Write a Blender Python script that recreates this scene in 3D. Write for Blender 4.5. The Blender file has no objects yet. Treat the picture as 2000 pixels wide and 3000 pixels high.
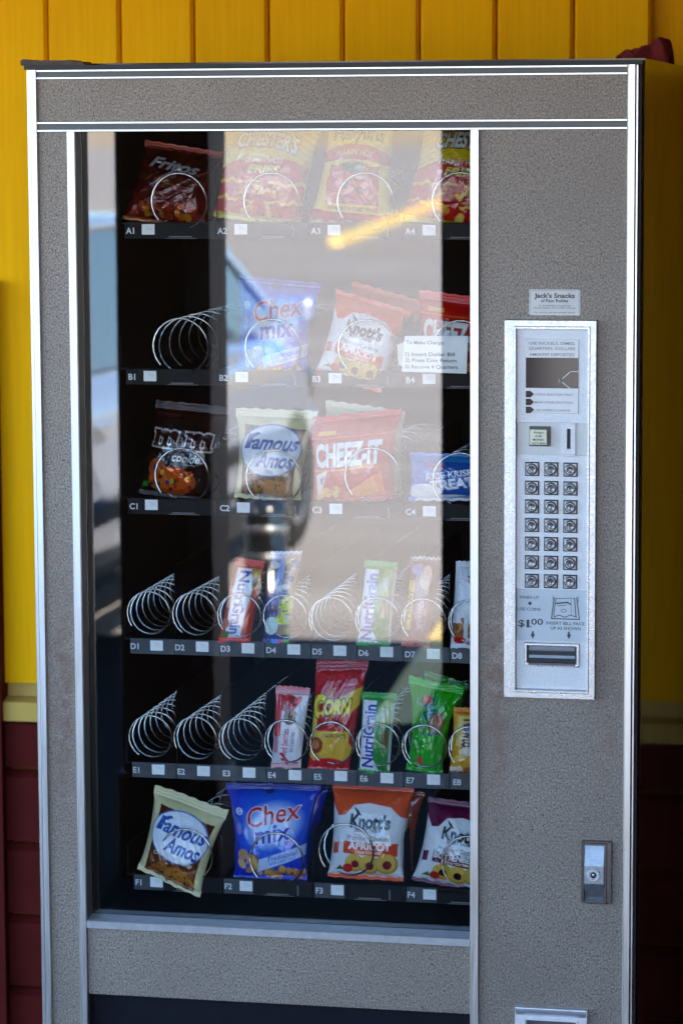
import bpy, bmesh, math, random
import numpy as np
from mathutils import Vector, Matrix
S = bpy.context.scene
COL = S.collection
R = math.radians
random.seed(7); RNG = np.random.default_rng(7)

# ------------------------------------------------------------------ camera
YAW, PITCH, ROLL, FPX = .2043, .1225, -.0048, 9023.1
CAM = Vector((1.5103, -4.8028, 1.6966))
_r = Vector((math.cos(YAW), math.sin(YAW), 0))
_w = Vector((-math.sin(YAW)*math.cos(PITCH), math.cos(YAW)*math.cos(PITCH), -math.sin(PITCH)))
_u = _r.cross(_w)
RIGHT = _r*math.cos(ROLL) + _u*math.sin(ROLL)
UP = _u*math.cos(ROLL) - _r*math.sin(ROLL)
cd = bpy.data.cameras.new('camera'); cam = bpy.data.objects.new('camera', cd); COL.objects.link(cam)
cam.matrix_world = Matrix(((RIGHT.x, UP.x, -_w.x, CAM.x), (RIGHT.y, UP.y, -_w.y, CAM.y), (RIGHT.z, UP.z, -_w.z, CAM.z), (0, 0, 0, 1)))
cd.sensor_fit = 'HORIZONTAL'; cd.sensor_width = 24; cd.lens = 24*FPX/2000
cd.clip_end = 3000; cd.clip_start = .05
cd.dof.use_dof = True; cd.dof.focus_distance = 4.90; cd.dof.aperture_fstop = 5.2
S.camera = cam

# ------------------------------------------------------------------ sky, sun, exposure
SUN = Vector((.8, 1.0, .89)).normalized()
wd = bpy.data.worlds.new('World'); S.world = wd; wd.use_nodes = True
nt = wd.node_tree; bg = nt.nodes['Background']
sky = nt.nodes.new('ShaderNodeTexSky'); sky.sky_type = 'NISHITA'; sky.sun_disc = False; sky.dust_density = .2; sky.ozone_density = 6
sky.sun_elevation = math.asin(SUN.z); sky.sun_rotation = math.atan2(SUN.x, SUN.y)
nt.links.new(sky.outputs[0], bg.inputs[0]); bg.inputs[1].default_value = .11
sl = bpy.data.lights.new('sun', 'SUN'); sl.energy = 5.0; sl.angle = R(.5); sl.color = (1, .905, .78)
so = bpy.data.objects.new('sun', sl); COL.objects.link(so); so.rotation_euler = SUN.to_track_quat('Z', 'Y').to_euler()
S.view_settings.view_transform = 'Standard'; S.view_settings.look = 'None'
S.view_settings.exposure = 3.75; S.view_settings.gamma = 1
S.cycles.max_bounces = 10; S.cycles.transparent_max_bounces = 12; S.cycles.use_denoising = True
S.cycles.sample_clamp_indirect = 8; S.cycles.caustics_reflective = True

# ------------------------------------------------------------------ helpers
def at(u, v, Y):
    """point of the depth plane Y seen along a direction of the solved camera (survey of the photograph)"""
    a = u*2000/1568; b = v*2000/1568
    d = _w + RIGHT*((a-1000)/FPX) - UP*((b-1500)/FPX)
    return CAM + d*((Y-CAM.y)/d.y)
def tag(o, label=None, cat=None, group=None, kind=None):
    if label: o['label'] = label
    if cat: o['category'] = cat
    if group: o['group'] = group
    if kind: o['kind'] = kind
    return o
def empty(name, loc, parent=None):
    o = bpy.data.objects.new(name, None); COL.objects.link(o); o.empty_display_size = .05
    if parent: o.parent = parent; o.location = Vector(loc)-world(parent)
    else: o.location = loc
    return o
def world(o):
    v = Vector((0, 0, 0))
    while o: v += o.location; o = o.parent
    return v
def from_mesh(name, me, parent=None, smooth=False):
    o = bpy.data.objects.new(name, me); COL.objects.link(o)
    if parent: o.parent = parent
    if smooth:
        me.shade_smooth()
    return o
class MB:
    """collects shapes in world coordinates and links them as one mesh"""
    def __init__(s): s.v = []; s.f = []; s.mi = []; s.m = 0
    def mat(s, i): s.m = i; return s
    def add(s, vs, fs):
        n = len(s.v); s.v += [tuple(p) for p in vs]
        for f in fs: s.f.append(tuple(i+n for i in f)); s.mi.append(s.m)
        return s
    def box(s, x0, x1, y0, y1, z0, z1, b=0):
        if b <= 0:
            vs = [(x, y, z) for z in (z0, z1) for y in (y0, y1) for x in (x0, x1)]
            return s.add(vs, [(0, 2, 3, 1), (4, 5, 7, 6), (0, 1, 5, 4), (2, 6, 7, 3), (0, 4, 6, 2), (1, 3, 7, 5)])
        bm = bmesh.new(); bmesh.ops.create_cube(bm, size=1)
        for q in bm.verts: q.co = Vector(((x0+x1)/2+q.co.x*(x1-x0), (y0+y1)/2+q.co.y*(y1-y0), (z0+z1)/2+q.co.z*(z1-z0)))
        bmesh.ops.bevel(bm, geom=bm.edges[:], offset=b, segments=2, profile=.5, affect='EDGES')
        bm.verts.index_update(); s.add([q.co for q in bm.verts], [[q.index for q in f.verts] for f in bm.faces]); bm.free(); return s
    def prism(s, pts, axis, a, b):
        """closed 2-D outline pushed along an axis from a to b"""
        n = len(pts)
        def P(p, t): return {'x': (t, p[0], p[1]), 'y': (p[0], t, p[1]), 'z': (p[0], p[1], t)}[axis]
        vs = [P(p, a) for p in pts]+[P(p, b) for p in pts]
        return s.add(vs, [tuple(range(n))[::-1], tuple(range(n, 2*n))]+[(i, (i+1) % n, n+(i+1) % n, n+i) for i in range(n)])
    def lathe(s, c, axis, prof, n=24, ph=0):
        """prof: (radius, distance along axis)"""
        A = Vector(axis).normalized(); B = A.orthogonal().normalized(); D = A.cross(B); c = Vector(c)
        vs = []
        for r_, h in prof:
            for k in range(n):
                t = ph+2*math.pi*k/n; vs.append(c+A*h+(B*math.cos(t)+D*math.sin(t))*r_)
        fs = [(i*n+k, i*n+(k+1) % n, (i+1)*n+(k+1) % n, (i+1)*n+k) for i in range(len(prof)-1) for k in range(n)]
        fs.append(tuple(range(n))[::-1]); fs.append(tuple((len(prof)-1)*n+k for k in range(n)))
        return s.add(vs, fs)
    def quad(s, a, b, c, d): return s.add([a, b, c, d], [(0, 1, 2, 3)])
    def build(s, name, mats, parent=None, smooth=False, origin=None):
        if not isinstance(mats, (list, tuple)): mats = [mats]
        me = bpy.data.meshes.new(name); o0 = world(parent) if parent else (Vector(origin) if origin else Vector((0, 0, 0)))
        off = Vector(origin)-o0 if (parent and origin) else Vector((0, 0, 0))
        base = o0+off
        me.from_pydata([(p[0]-base[0], p[1]-base[1], p[2]-base[2]) for p in s.v], [], s.f)
        for m in mats: me.materials.append(m)
        me.polygons.foreach_set('material_index', s.mi)
        bm = bmesh.new(); bm.from_mesh(me); bmesh.ops.recalc_face_normals(bm, faces=bm.faces[:]); bm.to_mesh(me); bm.free()
        o = from_mesh(name, me, parent, smooth)
        o.location = off if parent else base
        return o
def copy_part(o, parent, dloc=None):
    c = o.copy(); COL.objects.link(c); c.parent = parent
    if dloc is not None: c.location = o.location+Vector(dloc)
    return c
def copy_thing(root, dloc, label, rz=0):
    c = root.copy(); COL.objects.link(c); c.location = root.location+Vector(dloc); c['label'] = label
    c.rotation_euler.z += rz
    for ch in list(root.children):
        k = ch.copy(); COL.objects.link(k); k.parent = c
    return c

# ------------------------------------------------------------------ materials
def mat(name, col=(.5, .5, .5), rough=.5, metal=0, spec=.5, coat=0):
    m = bpy.data.materials.new(name); m.use_nodes = True
    b = m.node_tree.nodes['Principled BSDF']
    b.inputs['Base Color'].default_value = (*col, 1); b.inputs['Roughness'].default_value = rough
    b.inputs['Metallic'].default_value = metal; b.inputs['Specular IOR Level'].default_value = spec
    b.inputs['Coat Weight'].default_value = coat; b.inputs['Coat Roughness'].default_value = .08
    return m
class N:
    """small node-graph writer"""
    def __init__(s, m): s.t = m.node_tree; s.b = s.t.nodes['Principled BSDF']
    def n(s, kind, **kw):
        q = s.t.nodes.new('ShaderNode'+kind)
        for k, v in kw.items():
            if k.startswith('i_'): q.inputs[int(k[2:]) if k[2:].isdigit() else k[2:].replace('_', ' ')].default_value = v
            else: setattr(q, k, v)
        return q
    def l(s, a, b): s.t.links.new(a, b)
    def coord(s, scale=(1, 1, 1)):
        c = s.n('TexCoord'); m = s.n('Mapping'); m.inputs['Scale'].default_value = scale; s.l(c.outputs['Object'], m.inputs[0]); return m.outputs[0]
    def noise(s, vec, scale, detail=3, rough=.6):
        q = s.n('TexNoise'); q.inputs['Scale'].default_value = scale; q.inputs['Detail'].default_value = detail; q.inputs['Roughness'].default_value = rough; s.l(vec, q.inputs['Vector']); return q.outputs['Fac']
    def ramp(s, fac, stops):
        q = s.n('ValToRGB'); e = q.color_ramp.elements
        while len(e) < len(stops): e.new(.5)
        for k, (p, c) in enumerate(stops):
            e[k].position = p; e[k].color = (*c, 1) if isinstance(c, (tuple, list)) else (c, c, c, 1)
        s.l(fac, q.inputs[0]); return q.outputs[0]
    def mix(s, fac, a, b, mode='MIX'):
        q = s.n('Mix'); q.data_type = 'RGBA'; q.blend_type = mode
        for v, i in ((fac, 0), (a, 6), (b, 7)):
            if hasattr(v, 'is_linked') or hasattr(v, 'links'): s.l(v, q.inputs[i])
            else: q.inputs[i].default_value = v if i == 0 else (*v, 1)
        return q.outputs[2]
    def math(s, op, a, b=0.):
        q = s.n('Math'); q.operation = op
        for v, i in ((a, 0), (b, 1)):
            if hasattr(v, 'links'): s.l(v, q.inputs[i])
            else: q.inputs[i].default_value = v
        return q.outputs[0]
    def bump(s, fac, strength=.2, dist=.002):
        q = s.n('Bump'); q.inputs['Strength'].default_value = strength; q.inputs['Distance'].default_value = dist; s.l(fac, q.inputs['Height']); s.l(q.outputs[0], s.b.inputs['Normal'])
    def base(s, c): s.l(c, s.b.inputs['Base Color'])
    def rough(s, c): s.l(c, s.b.inputs['Roughness'])

def mottled(name, c0, c1, scale, rough=.5, metal=0, stretch=(1, 1, 1), bump=0, bscale=None, detail=4, spec=.5, rr=None, coat=0):
    m = mat(name, c0, rough, metal, spec, coat); n = N(m); v = n.coord(stretch)
    f = n.noise(v, scale, detail); n.base(n.ramp(f, [(.3, c0), (.7, c1)]))
    if bump: n.bump(n.noise(v, bscale or scale, 4), bump)
    if rr: n.rough(n.ramp(n.noise(v, scale*.6, 3), [(.3, rr[0]), (.7, rr[1])]))
    return m

# fleck-printed vinyl of the door, with rusty hand grime beside the keypad and on the left stile
M_speck = mat('fleck_vinyl', rough=.42, spec=.4); n = N(M_speck); v = n.coord()
f1 = n.noise(n.coord((1, 1, .7)), 430, 2, .7); f2 = n.noise(n.coord((1.2, 1, .8)), 310, 2, .7); f3 = n.noise(v, 5, 4)
base = n.ramp(f1, [(.30, (.035, .027, .020)), (.43, (.160, .126, .096)), (.57, (.268, .214, .164)), (.70, (.42, .335, .26))])
base = n.mix(n.ramp(f2, [(.34, 1.), (.40, 0.)]), base, (.04, .037, .038))
base = n.mix(n.ramp(f2, [(.64, 0.), (.74, .5)]), base, (.30, .22, .20))
sep = n.n('SeparateXYZ'); n.l(v, sep.inputs[0])
def bell(out, c, w): return n.math('POWER', 2.718, n.math('MULTIPLY', n.math('POWER', n.math('DIVIDE', n.math('SUBTRACT', out, c), w), 2.), -1.))
g1 = n.math('MULTIPLY', bell(sep.outputs[0], .768-.495, .022), bell(sep.outputs[2], .93, .20))
g2 = n.math('MULTIPLY', bell(sep.outputs[0], .045-.495, .02), bell(sep.outputs[2], .88, .20))
g3 = n.math('MULTIPLY', bell(sep.outputs[0], .95-.495, .03), bell(sep.outputs[2], .92, .2))
gr = n.math('ADD', n.math('ADD', g1, g2), n.math('MULTIPLY', g3, .5))
gr = n.math('MULTIPLY', gr, n.ramp(n.noise(v, 38, 5, .7), [(.36, 0.), (.60, .9)]))
base = n.mix(gr, base, (.135, .062, .038))
base = n.mix(n.ramp(f3, [(.35, 0.), (.72, .38)]), base, (.130, .098, .074))
scr = n.ramp(n.noise(n.coord((2.5, 1, 160)), 3, 5, .6), [(.70, 0.), (.735, .35)])
base = n.mix(n.math('MULTIPLY', scr, n.ramp(n.noise(v, 3, 2), [(.48, 0.), (.62, 1.)])), base, (.42, .40, .37))
n.base(base); n.bump(f1, .05, .0005)

M_alu = mat('satin_aluminium', (.86, .86, .85), .34, 1); n = N(M_alu); v = n.coord((1, 1, .02))
n.base(n.mix(n.ramp(n.noise(n.coord(), 60, 5, .75), [(.62, 0.), (.72, .65)]), (.60, .60, .59), (.30, .26, .22)))
n.rough(n.ramp(n.noise(v, 400, 3), [(.3, .28), (.7, .42)]))
M_chrome = mottled('worn_chrome', (.54, .54, .535), (.40, .40, .40), 260, .3, 1, bump=.25, bscale=500, rr=(.24, .42))
M_plate = mottled('cast_silver_plate', (.57, .57, .57), (.43, .43, .435), 420, .45, .55, bump=.3, bscale=600)
M_cream = mottled('off_white_plastic', (.58, .57, .53), (.52, .51, .48), 25, .45)
M_paper = mottled('white_card', (.78, .78, .76), (.70, .70, .69), 30, .7)
M_white = mottled('white_face', (.70, .68, .66), (.64, .63, .61), 40, .35)
M_pale = mottled('pale_blue_grey_plastic', (.46, .49, .50), (.42, .45, .46), 30, .45)
M_dark = mat('smoked_window', (.035, .026, .024), .10, 0, .45)
M_black = mottled('black_rubber', (.006, .006, .006), (.012, .012, .012), 60, .6)
M_char = mottled('charcoal_band', (.045, .043, .042), (.035, .034, .034), 80, .35, 0)
M_inner = mottled('black_enamel', (.004, .004, .0045), (.006, .006, .0065), 12, .55, spec=.06)
M_lip = mottled('slate_grey_strip', (.050, .060, .070), (.034, .042, .052), 60, .42, spec=.3)
M_lipk = mottled('black_strip', (.007, .007, .009), (.005, .005, .006), 60, .5, spec=.12)
M_wire = mottled('plated_wire', (.66, .65, .63), (.52, .50, .47), 40, .2, 1)
M_ink = mat('dark_ink', (.035, .035, .04), .6)
M_greyink = mat('grey_ink', (.22, .21, .21), .6)
M_pencil = mat('pencil', (.45, .45, .47), .7)
M_lblw = mat('white_ink', (.62, .62, .62), .6)
M_cab = mottled('brown_gloss_paint', (.050, .030, .012), (.040, .024, .010), 6, .13, 0, spec=.45, rr=(.10, .2))
M_flap = mottled('blue_black_flap', (.006, .007, .011), (.005, .005, .008), 30, .45, spec=.12)
M_green = mat('cream_button_cap', (.62, .60, .42), .35)
M_btn = mat('clear_button', (.16, .16, .165), .10, .4, .8, .6)
M_yel = mottled('yellow_paint', (.95, .46, .0008), (.85, .38, .0006), 7, .6, spec=.05, stretch=(1, 1, .12), bump=.12, bscale=60)
n = N(M_yel); oi = n.n('ObjectInfo'); lk_ = M_yel.node_tree.nodes['Principled BSDF'].inputs['Base Color'].links[0].from_socket
grn = n.ramp(n.noise(n.coord((1, 1, .03)), 90, 6, .7), [(.35, .90), (.6, 1.)]); tint = n.ramp(oi.outputs['Random'], [(0., .93), (1., 1.03)])
n.base(n.mix(1., n.mix(1., lk_, grn, 'MULTIPLY'), tint, 'MULTIPLY'))
M_yel2 = mottled('pale_yellow_paint', (.52, .325, .065), (.46, .285, .055), 8, .55, spec=.2)
M_red = mottled('maroon_paint', (.092, .009, .0065), (.070, .007, .005), 9, .65, spec=.06, stretch=(.15, 1, 1), bump=.1, bscale=50)
M_post = mottled('dark_maroon_paint', (.040, .012, .009), (.030, .009, .008), 8, .55)
M_rag = mottled('maroon_cloth', (.18, .006, .006), (.13, .005, .005), 60, .95, bump=.6, bscale=300)
M_hinge = mottled('rusty_brown_metal', (.035, .02, .015), (.07, .045, .03), 90, .6, .3, bump=.5)
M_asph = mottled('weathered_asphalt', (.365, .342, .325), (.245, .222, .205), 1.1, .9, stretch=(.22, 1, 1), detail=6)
M_conc = mottled('shade_concrete', (.026, .026, .026), (.019, .019, .019), 4, .9, spec=.04)  # porch shade put into the colour, so the concrete mirrors near-black
M_shade = mottled('shade_asphalt', (.024, .024, .025), (.017, .017, .018), 2.5, .95, detail=6, spec=.04)  # the building's shadow put into the asphalt colour
M_line = mottled('yellow_road_paint', (.80, .60, .24), (.74, .55, .21), 6, .7)
M_ceil = mottled('ochre_ceiling_paint', (.62, .36, .08), (.56, .32, .07), 3, .7)
M_silver = mat('silver_car_paint', (.44, .50, .60), .14, .60, .5, .7)
M_glassd = mat('car_glass', (.03, .045, .055), .03, .0, .9, .6)
M_tyre = mottled('tyre_rubber', (.012, .012, .012), (.02, .02, .02), 40, .8)
M_redl = mat('tail_lamp_red', (.30, .012, .01), .15)

M_glass = bpy.data.materials.new('window_glass'); M_glass.use_nodes = True; t = M_glass.node_tree
t.nodes.remove(t.nodes['Principled BSDF']); tr = t.nodes.new('ShaderNodeBsdfTransparent'); tr.inputs[0].default_value = (.96, .97, .965, 1)
gl = t.nodes.new('ShaderNodeBsdfGlossy'); gl.inputs['Roughness'].default_value = 0; gl.inputs['Color'].default_value = (1, 1, 1, 1)
fr = t.nodes.new('ShaderNodeFresnel'); fr.inputs[0].default_value = 1.52
m2 = t.nodes.new('ShaderNodeMath'); m2.operation = 'MULTIPLY'; m2.inputs[1].default_value = 1.4; m2.use_clamp = True; t.links.new(fr.outputs[0], m2.inputs[0])
mx = t.nodes.new('ShaderNodeMixShader'); t.links.new(m2.outputs[0], mx.inputs[0]); t.links.new(tr.outputs[0], mx.inputs[1]); t.links.new(gl.outputs[0], mx.inputs[2])
t.links.new(mx.outputs[0], t.nodes['Material Output'].inputs[0])

M_foil = []
for nm, rg, mt in (('printed_film', .22, .0), ('printed_foil', .18, .35)):
    m = mat(nm, rough=rg, metal=mt, spec=.55, coat=.6); n = N(m); a = n.n('Attribute'); a.attribute_name = 'print'
    n.base(a.outputs['Color']); w1 = n.noise(n.coord((1, 1, 1.6)), 42, 3, .55)
    rid = n.math('ABSOLUTE', n.math('SUBTRACT', w1, .5)); n.bump(n.ramp(rid, [(0., 1.), (.10, .0)]), .32, .0016); M_foil.append(m)

# ------------------------------------------------------------------ lettering
_tc = {}
def glyphs(txt, bold=0., shear=0.):
    """outline letters as triangles, scaled so that capitals are 1 high, origin at the middle of the line"""
    k = (txt, bold, shear)
    if k in _tc: return _tc[k]
    cu = bpy.data.curves.new('letters', 'FONT'); cu.body = txt; cu.size = 1; cu.offset = bold; cu.shear = shear; cu.resolution_u = 3
    ob = bpy.data.objects.new('letters', cu)
    me = bpy.data.meshes.new_from_object(ob); me.calc_loop_triangles()
    co = np.array([q.co[:2] for q in me.vertices]) if len(me.vertices) else np.zeros((1, 2))
    tri = np.array([q.vertices[:] for q in me.loop_triangles]) if len(me.loop_triangles) else np.zeros((0, 3), int)
    bpy.data.objects.remove(ob); bpy.data.curves.remove(cu); bpy.data.meshes.remove(me)
    co = co/.729; co[:, 0] -= (co[:, 0].min()+co[:, 0].max())/2; co[:, 1] -= .5
    _tc[k] = (co, tri); return co, tri
def letters(mb, txt, u, v, hgt, Y, width=None, bold=0., rot=0., shear=0.):
    """flat print on a plane facing the front; u, v the photo position of its middle; hgt capital height in metres"""
    co, tri = glyphs(txt, bold, shear); p = at(u, v, Y); co = co*hgt
    if width:
        w = co[:, 0].max()-co[:, 0].min(); co = co*np.array([width/w, 1])
    c, s_ = math.cos(rot), math.sin(rot)
    mb.add([(p.x+a*c-b*s_, Y, p.z+a*s_+b*c) for a, b in co], [tuple(t_) for t_ in tri])
def flat(mb, pts, Y):
    """flat printed outline given by photo positions"""
    q = [at(a, b, Y) for a, b in pts]; mb.add([(p.x, Y, p.z) for p in q], [tuple(range(len(q)))])
def stroke(mb, pts, w, Y):
    q = [at(a, b, Y) for a, b in pts]
    for p0, p1 in zip(q[:-1], q[1:]):
        d = Vector((p1.x-p0.x, 0, p1.z-p0.z)); L = d.length; d /= max(L, 1e-6); nn = Vector((-d.z, 0, d.x))*w/2; e = d*w/2
        mb.add([(p0-e+nn), (p1+e+nn), (p1+e-nn), (p0-e-nn)], [(0, 1, 2, 3)])

# flat print for the packets: painted as an array, carried by the packet's own mesh
PRINT_SHADE = [1.]  # factor on print colours; low values paint in the top shelf's shade
class Art:
    def __init__(s, nx, ny, asp, col):
        s.k = 2; s.W = (nx+1)*2; s.H = (ny+1)*2; s.asp = asp
        s.a = np.empty((s.H, s.W, 3)); s.a[:] = lin(col)
        x = (np.arange(s.W)+.5)/s.W; y = (np.arange(s.H)+.5)/s.H
        s.X, s.Y = np.meshgrid(x, y)          # Y runs down from the top of the packet
    def fill(s, m, col, al=1.):
        m = np.clip(m.astype(float)*al, 0, 1)[..., None]; s.a = s.a*(1-m)+np.array(lin(col))*m; return s
    def rect(s, x0, y0, x1, y1, col, al=1.): return s.fill((s.X >= x0) & (s.X <= x1) & (s.Y >= y0) & (s.Y <= y1), col, al)
    def ell(s, cx, cy, rx, ry, col, al=1., rot=0., soft=0.):
        dx = (s.X-cx)*s.asp; dy = s.Y-cy; c, q = math.cos(rot), math.sin(rot)
        a = (dx*c+dy*q)/(rx*s.asp); b = (-dx*q+dy*c)/ry; d = np.sqrt(a*a+b*b)
        return s.fill((d < 1) if not soft else np.clip((1-d)/soft, 0, 1), col, al)
    def poly(s, pts, col, al=1.):
        m = np.zeros_like(s.X, bool); n = len(pts)
        for i in range(n):
            (x0, y0), (x1, y1) = pts[i], pts[(i+1) % n]
            if y0 == y1: continue
            m ^= ((y0 > s.Y) != (y1 > s.Y)) & (s.X < (x1-x0)*(s.Y-y0)/(y1-y0)+x0)
        return s.fill(m, col, al)
    def band(s, f, g, col, al=1.): return s.fill((s.Y >= f(s.X)) & (s.Y <= g(s.X)), col, al)
    def grad(s, y0, y1, c0, c1):
        t_ = np.clip((s.Y-y0)/(y1-y0), 0, 1)[..., None]; m = ((s.Y >= y0) & (s.Y <= y1))[..., None]
        s.a = np.where(m, np.array(lin(c0))*(1-t_)+np.array(lin(c1))*t_, s.a); return s
    def text(s, txt, cx, cy, h, col, width=None, rot=0., bold=.02, shear=0., line=None, lw=1, arch=0.):
        co, tri = glyphs(txt, bold, shear); co = co*h
        if width: co = co*np.array([width*s.asp/(co[:, 0].max()-co[:, 0].min()), 1])
        if arch: co = co+np.stack([0*co[:, 0], arch*(1-(co[:, 0]/(co[:, 0].max()+1e-6))**2)], 1)
        c, q = math.cos(rot), math.sin(rot)
        px = ((co[:, 0]*c-co[:, 1]*q)/s.asp+cx)*s.W; py = (cy-(co[:, 0]*q+co[:, 1]*c))*s.H
        m = np.zeros((s.H, s.W), bool)
        for t_ in tri:
            x, y = px[t_], py[t_]
            x0, x1 = max(int(x.min()), 0), min(int(x.max())+2, s.W); y0, y1 = max(int(y.min()), 0), min(int(y.max())+2, s.H)
            if x1 <= x0 or y1 <= y0: continue
            gx, gy = np.meshgrid(np.arange(x0, x1)+.5, np.arange(y0, y1)+.5)
            d = [(x[j]-x[i])*(gy-y[i])-(y[j]-y[i])*(gx-x[i]) for i, j in ((0, 1), (1, 2), (2, 0))]
            m[y0:y1, x0:x1] |= ((d[0] >= 0) & (d[1] >= 0) & (d[2] >= 0)) | ((d[0] <= 0) & (d[1] <= 0) & (d[2] <= 0))
        if line is not None:
            o = m.copy()
            for _ in range(lw):
                p = o.copy()
                for ax in (0, 1):
                    for dd in (1, -1): p |= np.roll(o, dd, ax)
                o = p
            s.fill(o, line)
        return s.fill(m, col)
    def lumps(s, n, x0, y0, x1, y1, r, cols, seed=1):
        g = np.random.default_rng(seed)
        for _ in range(n):
            s.ell(g.uniform(x0, x1), g.uniform(y0, y1), r*g.uniform(.6, 1.3)/s.asp, r*g.uniform(.5, 1.1), cols[g.integers(len(cols))], .9, g.uniform(0, 3))
        return s
    def out(s): return s.a.reshape(s.H//2, 2, s.W//2, 2, 3).mean((1, 3))**1.18*PRINT_SHADE[0]
def lin(c):
    c = np.array(c, float)/255; return tuple(np.where(c <= .04045, c/12.92, ((c+.055)/1.055)**2.4)*.92)

def grid_mesh(name, pts, cols, m, flip=False):
    ny, nx = pts.shape[:2]; me = bpy.data.meshes.new(name)
    idx = np.arange(ny*nx).reshape(ny, nx)
    q = np.stack([idx[:-1, :-1], idx[1:, :-1], idx[1:, 1:], idx[:-1, 1:]], -1).reshape(-1, 4)
    if flip: q = q[:, ::-1]
    me.vertices.add(ny*nx); me.vertices.foreach_set('co', pts.reshape(-1).astype(np.float32))
    me.loops.add(q.size); me.polygons.add(len(q)); me.loops.foreach_set('vertex_index', q.reshape(-1).astype(np.int32))
    me.polygons.foreach_set('loop_start', (np.arange(len(q))*4).astype(np.int32))
    me.update(calc_edges=True); me.validate()
    at_ = me.attributes.new('print', 'FLOAT_COLOR', 'POINT')
    at_.data.foreach_set('color', np.concatenate([cols.reshape(-1, 3), np.ones((ny*nx, 1))], 1).reshape(-1).astype(np.float32))
    me.materials.append(m); me.shade_smooth(); return me

def packet(name, label, cat, quad, Yt, Yb, art, thick, seal=(.07, .06), seed=0, pinch=.03, wr=1., foil=0, group='snack packets in the coils', sag=.0, flow=True):
    """a sealed film packet: quad = photo positions TL, TR, BR, BL; Yt / Yb its depth at top and bottom"""
    g = np.random.default_rng(seed+11)
    C = art.out(); ny, nx = C.shape[0], C.shape[1]
    TL, TR = at(*quad[0], Yt), at(*quad[1], Yt); BR, BL = at(*quad[2], Yb), at(*quad[3], Yb)
    s_ = np.linspace(0, 1, nx)[None, :]; t_ = np.linspace(0, 1, ny)[:, None]      # t down
    st, sb = seal
    tt = np.clip((t_-st)/(1-st-sb), 0, 1)
    f = np.sin(np.pi*tt)**.55
    e = np.clip(1-np.abs(2*s_-1)**3.2, 0, 1)**.62
    bul = thick*1.15*f*e; wr = wr*1.05
    edge = np.clip(1-tt/.30, 0, 1)**1.5+np.clip(1-(1-tt)/.30, 0, 1)**1.5          # near the seals
    fold = np.zeros((ny, nx))
    for _ in range(9):
        k, ph, a = g.uniform(2, 9), g.uniform(0, 6.28), g.uniform(.3, 1)
        fold += a*np.sin(2*np.pi*k*(s_+.10*np.sin(3*tt+ph))+ph)
    fold = fold*edge*f**.4*.0006*wr
    low = np.zeros((ny, nx))
    for _ in range(7):
        kx, ky, ph, a = g.uniform(-2.5, 2.5), g.uniform(-2.5, 2.5), g.uniform(0, 6.28), g.uniform(.4, 1)
        w_ = np.sin(2*np.pi*(kx*s_+ky*t_)+ph); low += a*(1-np.abs(w_))**2
    low = (low-low.mean())*f*e*.0011*wr
    for _ in range(int(7*wr)):                                                    # a few sharp creases
        x0, y0, an, L = g.uniform(.1, .9), g.uniform(.1, .9), g.uniform(0, 3.14), g.uniform(.08, .28)
        dx, dy = s_-x0, t_-y0; al = dx*math.cos(an)+dy*math.sin(an); ac = -dx*math.sin(an)+dy*math.cos(an)
        low += .0015*np.exp(-(al/L)**2)*np.exp(-np.abs(ac)/.016)*f*g.choice([-1, 1])
    seal_m = ((t_ < st) | (t_ > 1-sb)).astype(float)
    crimp = seal_m*.0005*np.sin(2*np.pi*t_*ny/5.)
    wave = (np.sin(2*np.pi*(s_*1.3+g.uniform()))*.002*np.clip(1-t_/.16, 0, 1)+np.sin(2*np.pi*(s_*1.6+g.uniform()))*.0016*np.clip(1-(1-t_)/.12, 0, 1))*wr
    xs = .5+(s_-.5)*(1-2*pinch*f+0*s_)
    px = (TL.x*(1-xs)+TR.x*xs)*(1-t_)+(BL.x*(1-xs)+BR.x*xs)*t_
    pz = (TL.z*(1-xs)+TR.z*xs)*(1-t_)+(BL.z*(1-xs)+BR.z*xs)*t_
    pz = pz+(seal_m*.0008*np.sin(s_*40+seed))-sag*np.sin(np.pi*s_)*t_
    py = Yt*(1-t_)+Yb*t_+0*s_
    F = np.stack([px+0*py, py-bul-fold-low-crimp-wave, pz+0*py], -1)
    sl_ = (slice(None, None, 6), slice(None, None, 6))
    Bk = np.stack([px+0*py, py+bul*.8-wave*.9+.0004, pz+0*py], -1)
    base = Vector(((BL.x+BR.x)/2, Yb, min(BL.z, BR.z)))
    root = empty(name, base); tag(root, label, cat, group)
    F = F-np.array(base); Bk = Bk-np.array(base); m = M_foil[foil]
    a, b = int(st*ny), int((1-sb)*ny)
    parts = (('pouch', a, b+1), ('top_seal', 0, a+1), ('bottom_seal', b, ny))
    for nm, i0, i1 in parts:
        if i1-i0 < 2: continue
        me = grid_mesh(nm, F[i0:i1], C[i0:i1], m)
        if nm == 'pouch':
            ii = np.unique(np.append(np.arange(i0, i1, 6), i1-1)); jj = np.unique(np.append(np.arange(0, nx, 6), nx-1))
            mb2 = grid_mesh('back', Bk[np.ix_(ii, jj)], C[np.ix_(ii, jj)], m, True)
            bm = bmesh.new(); bm.from_mesh(me); bm.from_mesh(mb2); bm.to_mesh(me); bm.free(); bpy.data.meshes.remove(mb2)
            me.shade_smooth()
        from_mesh(nm, me, root)
    return root
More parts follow.
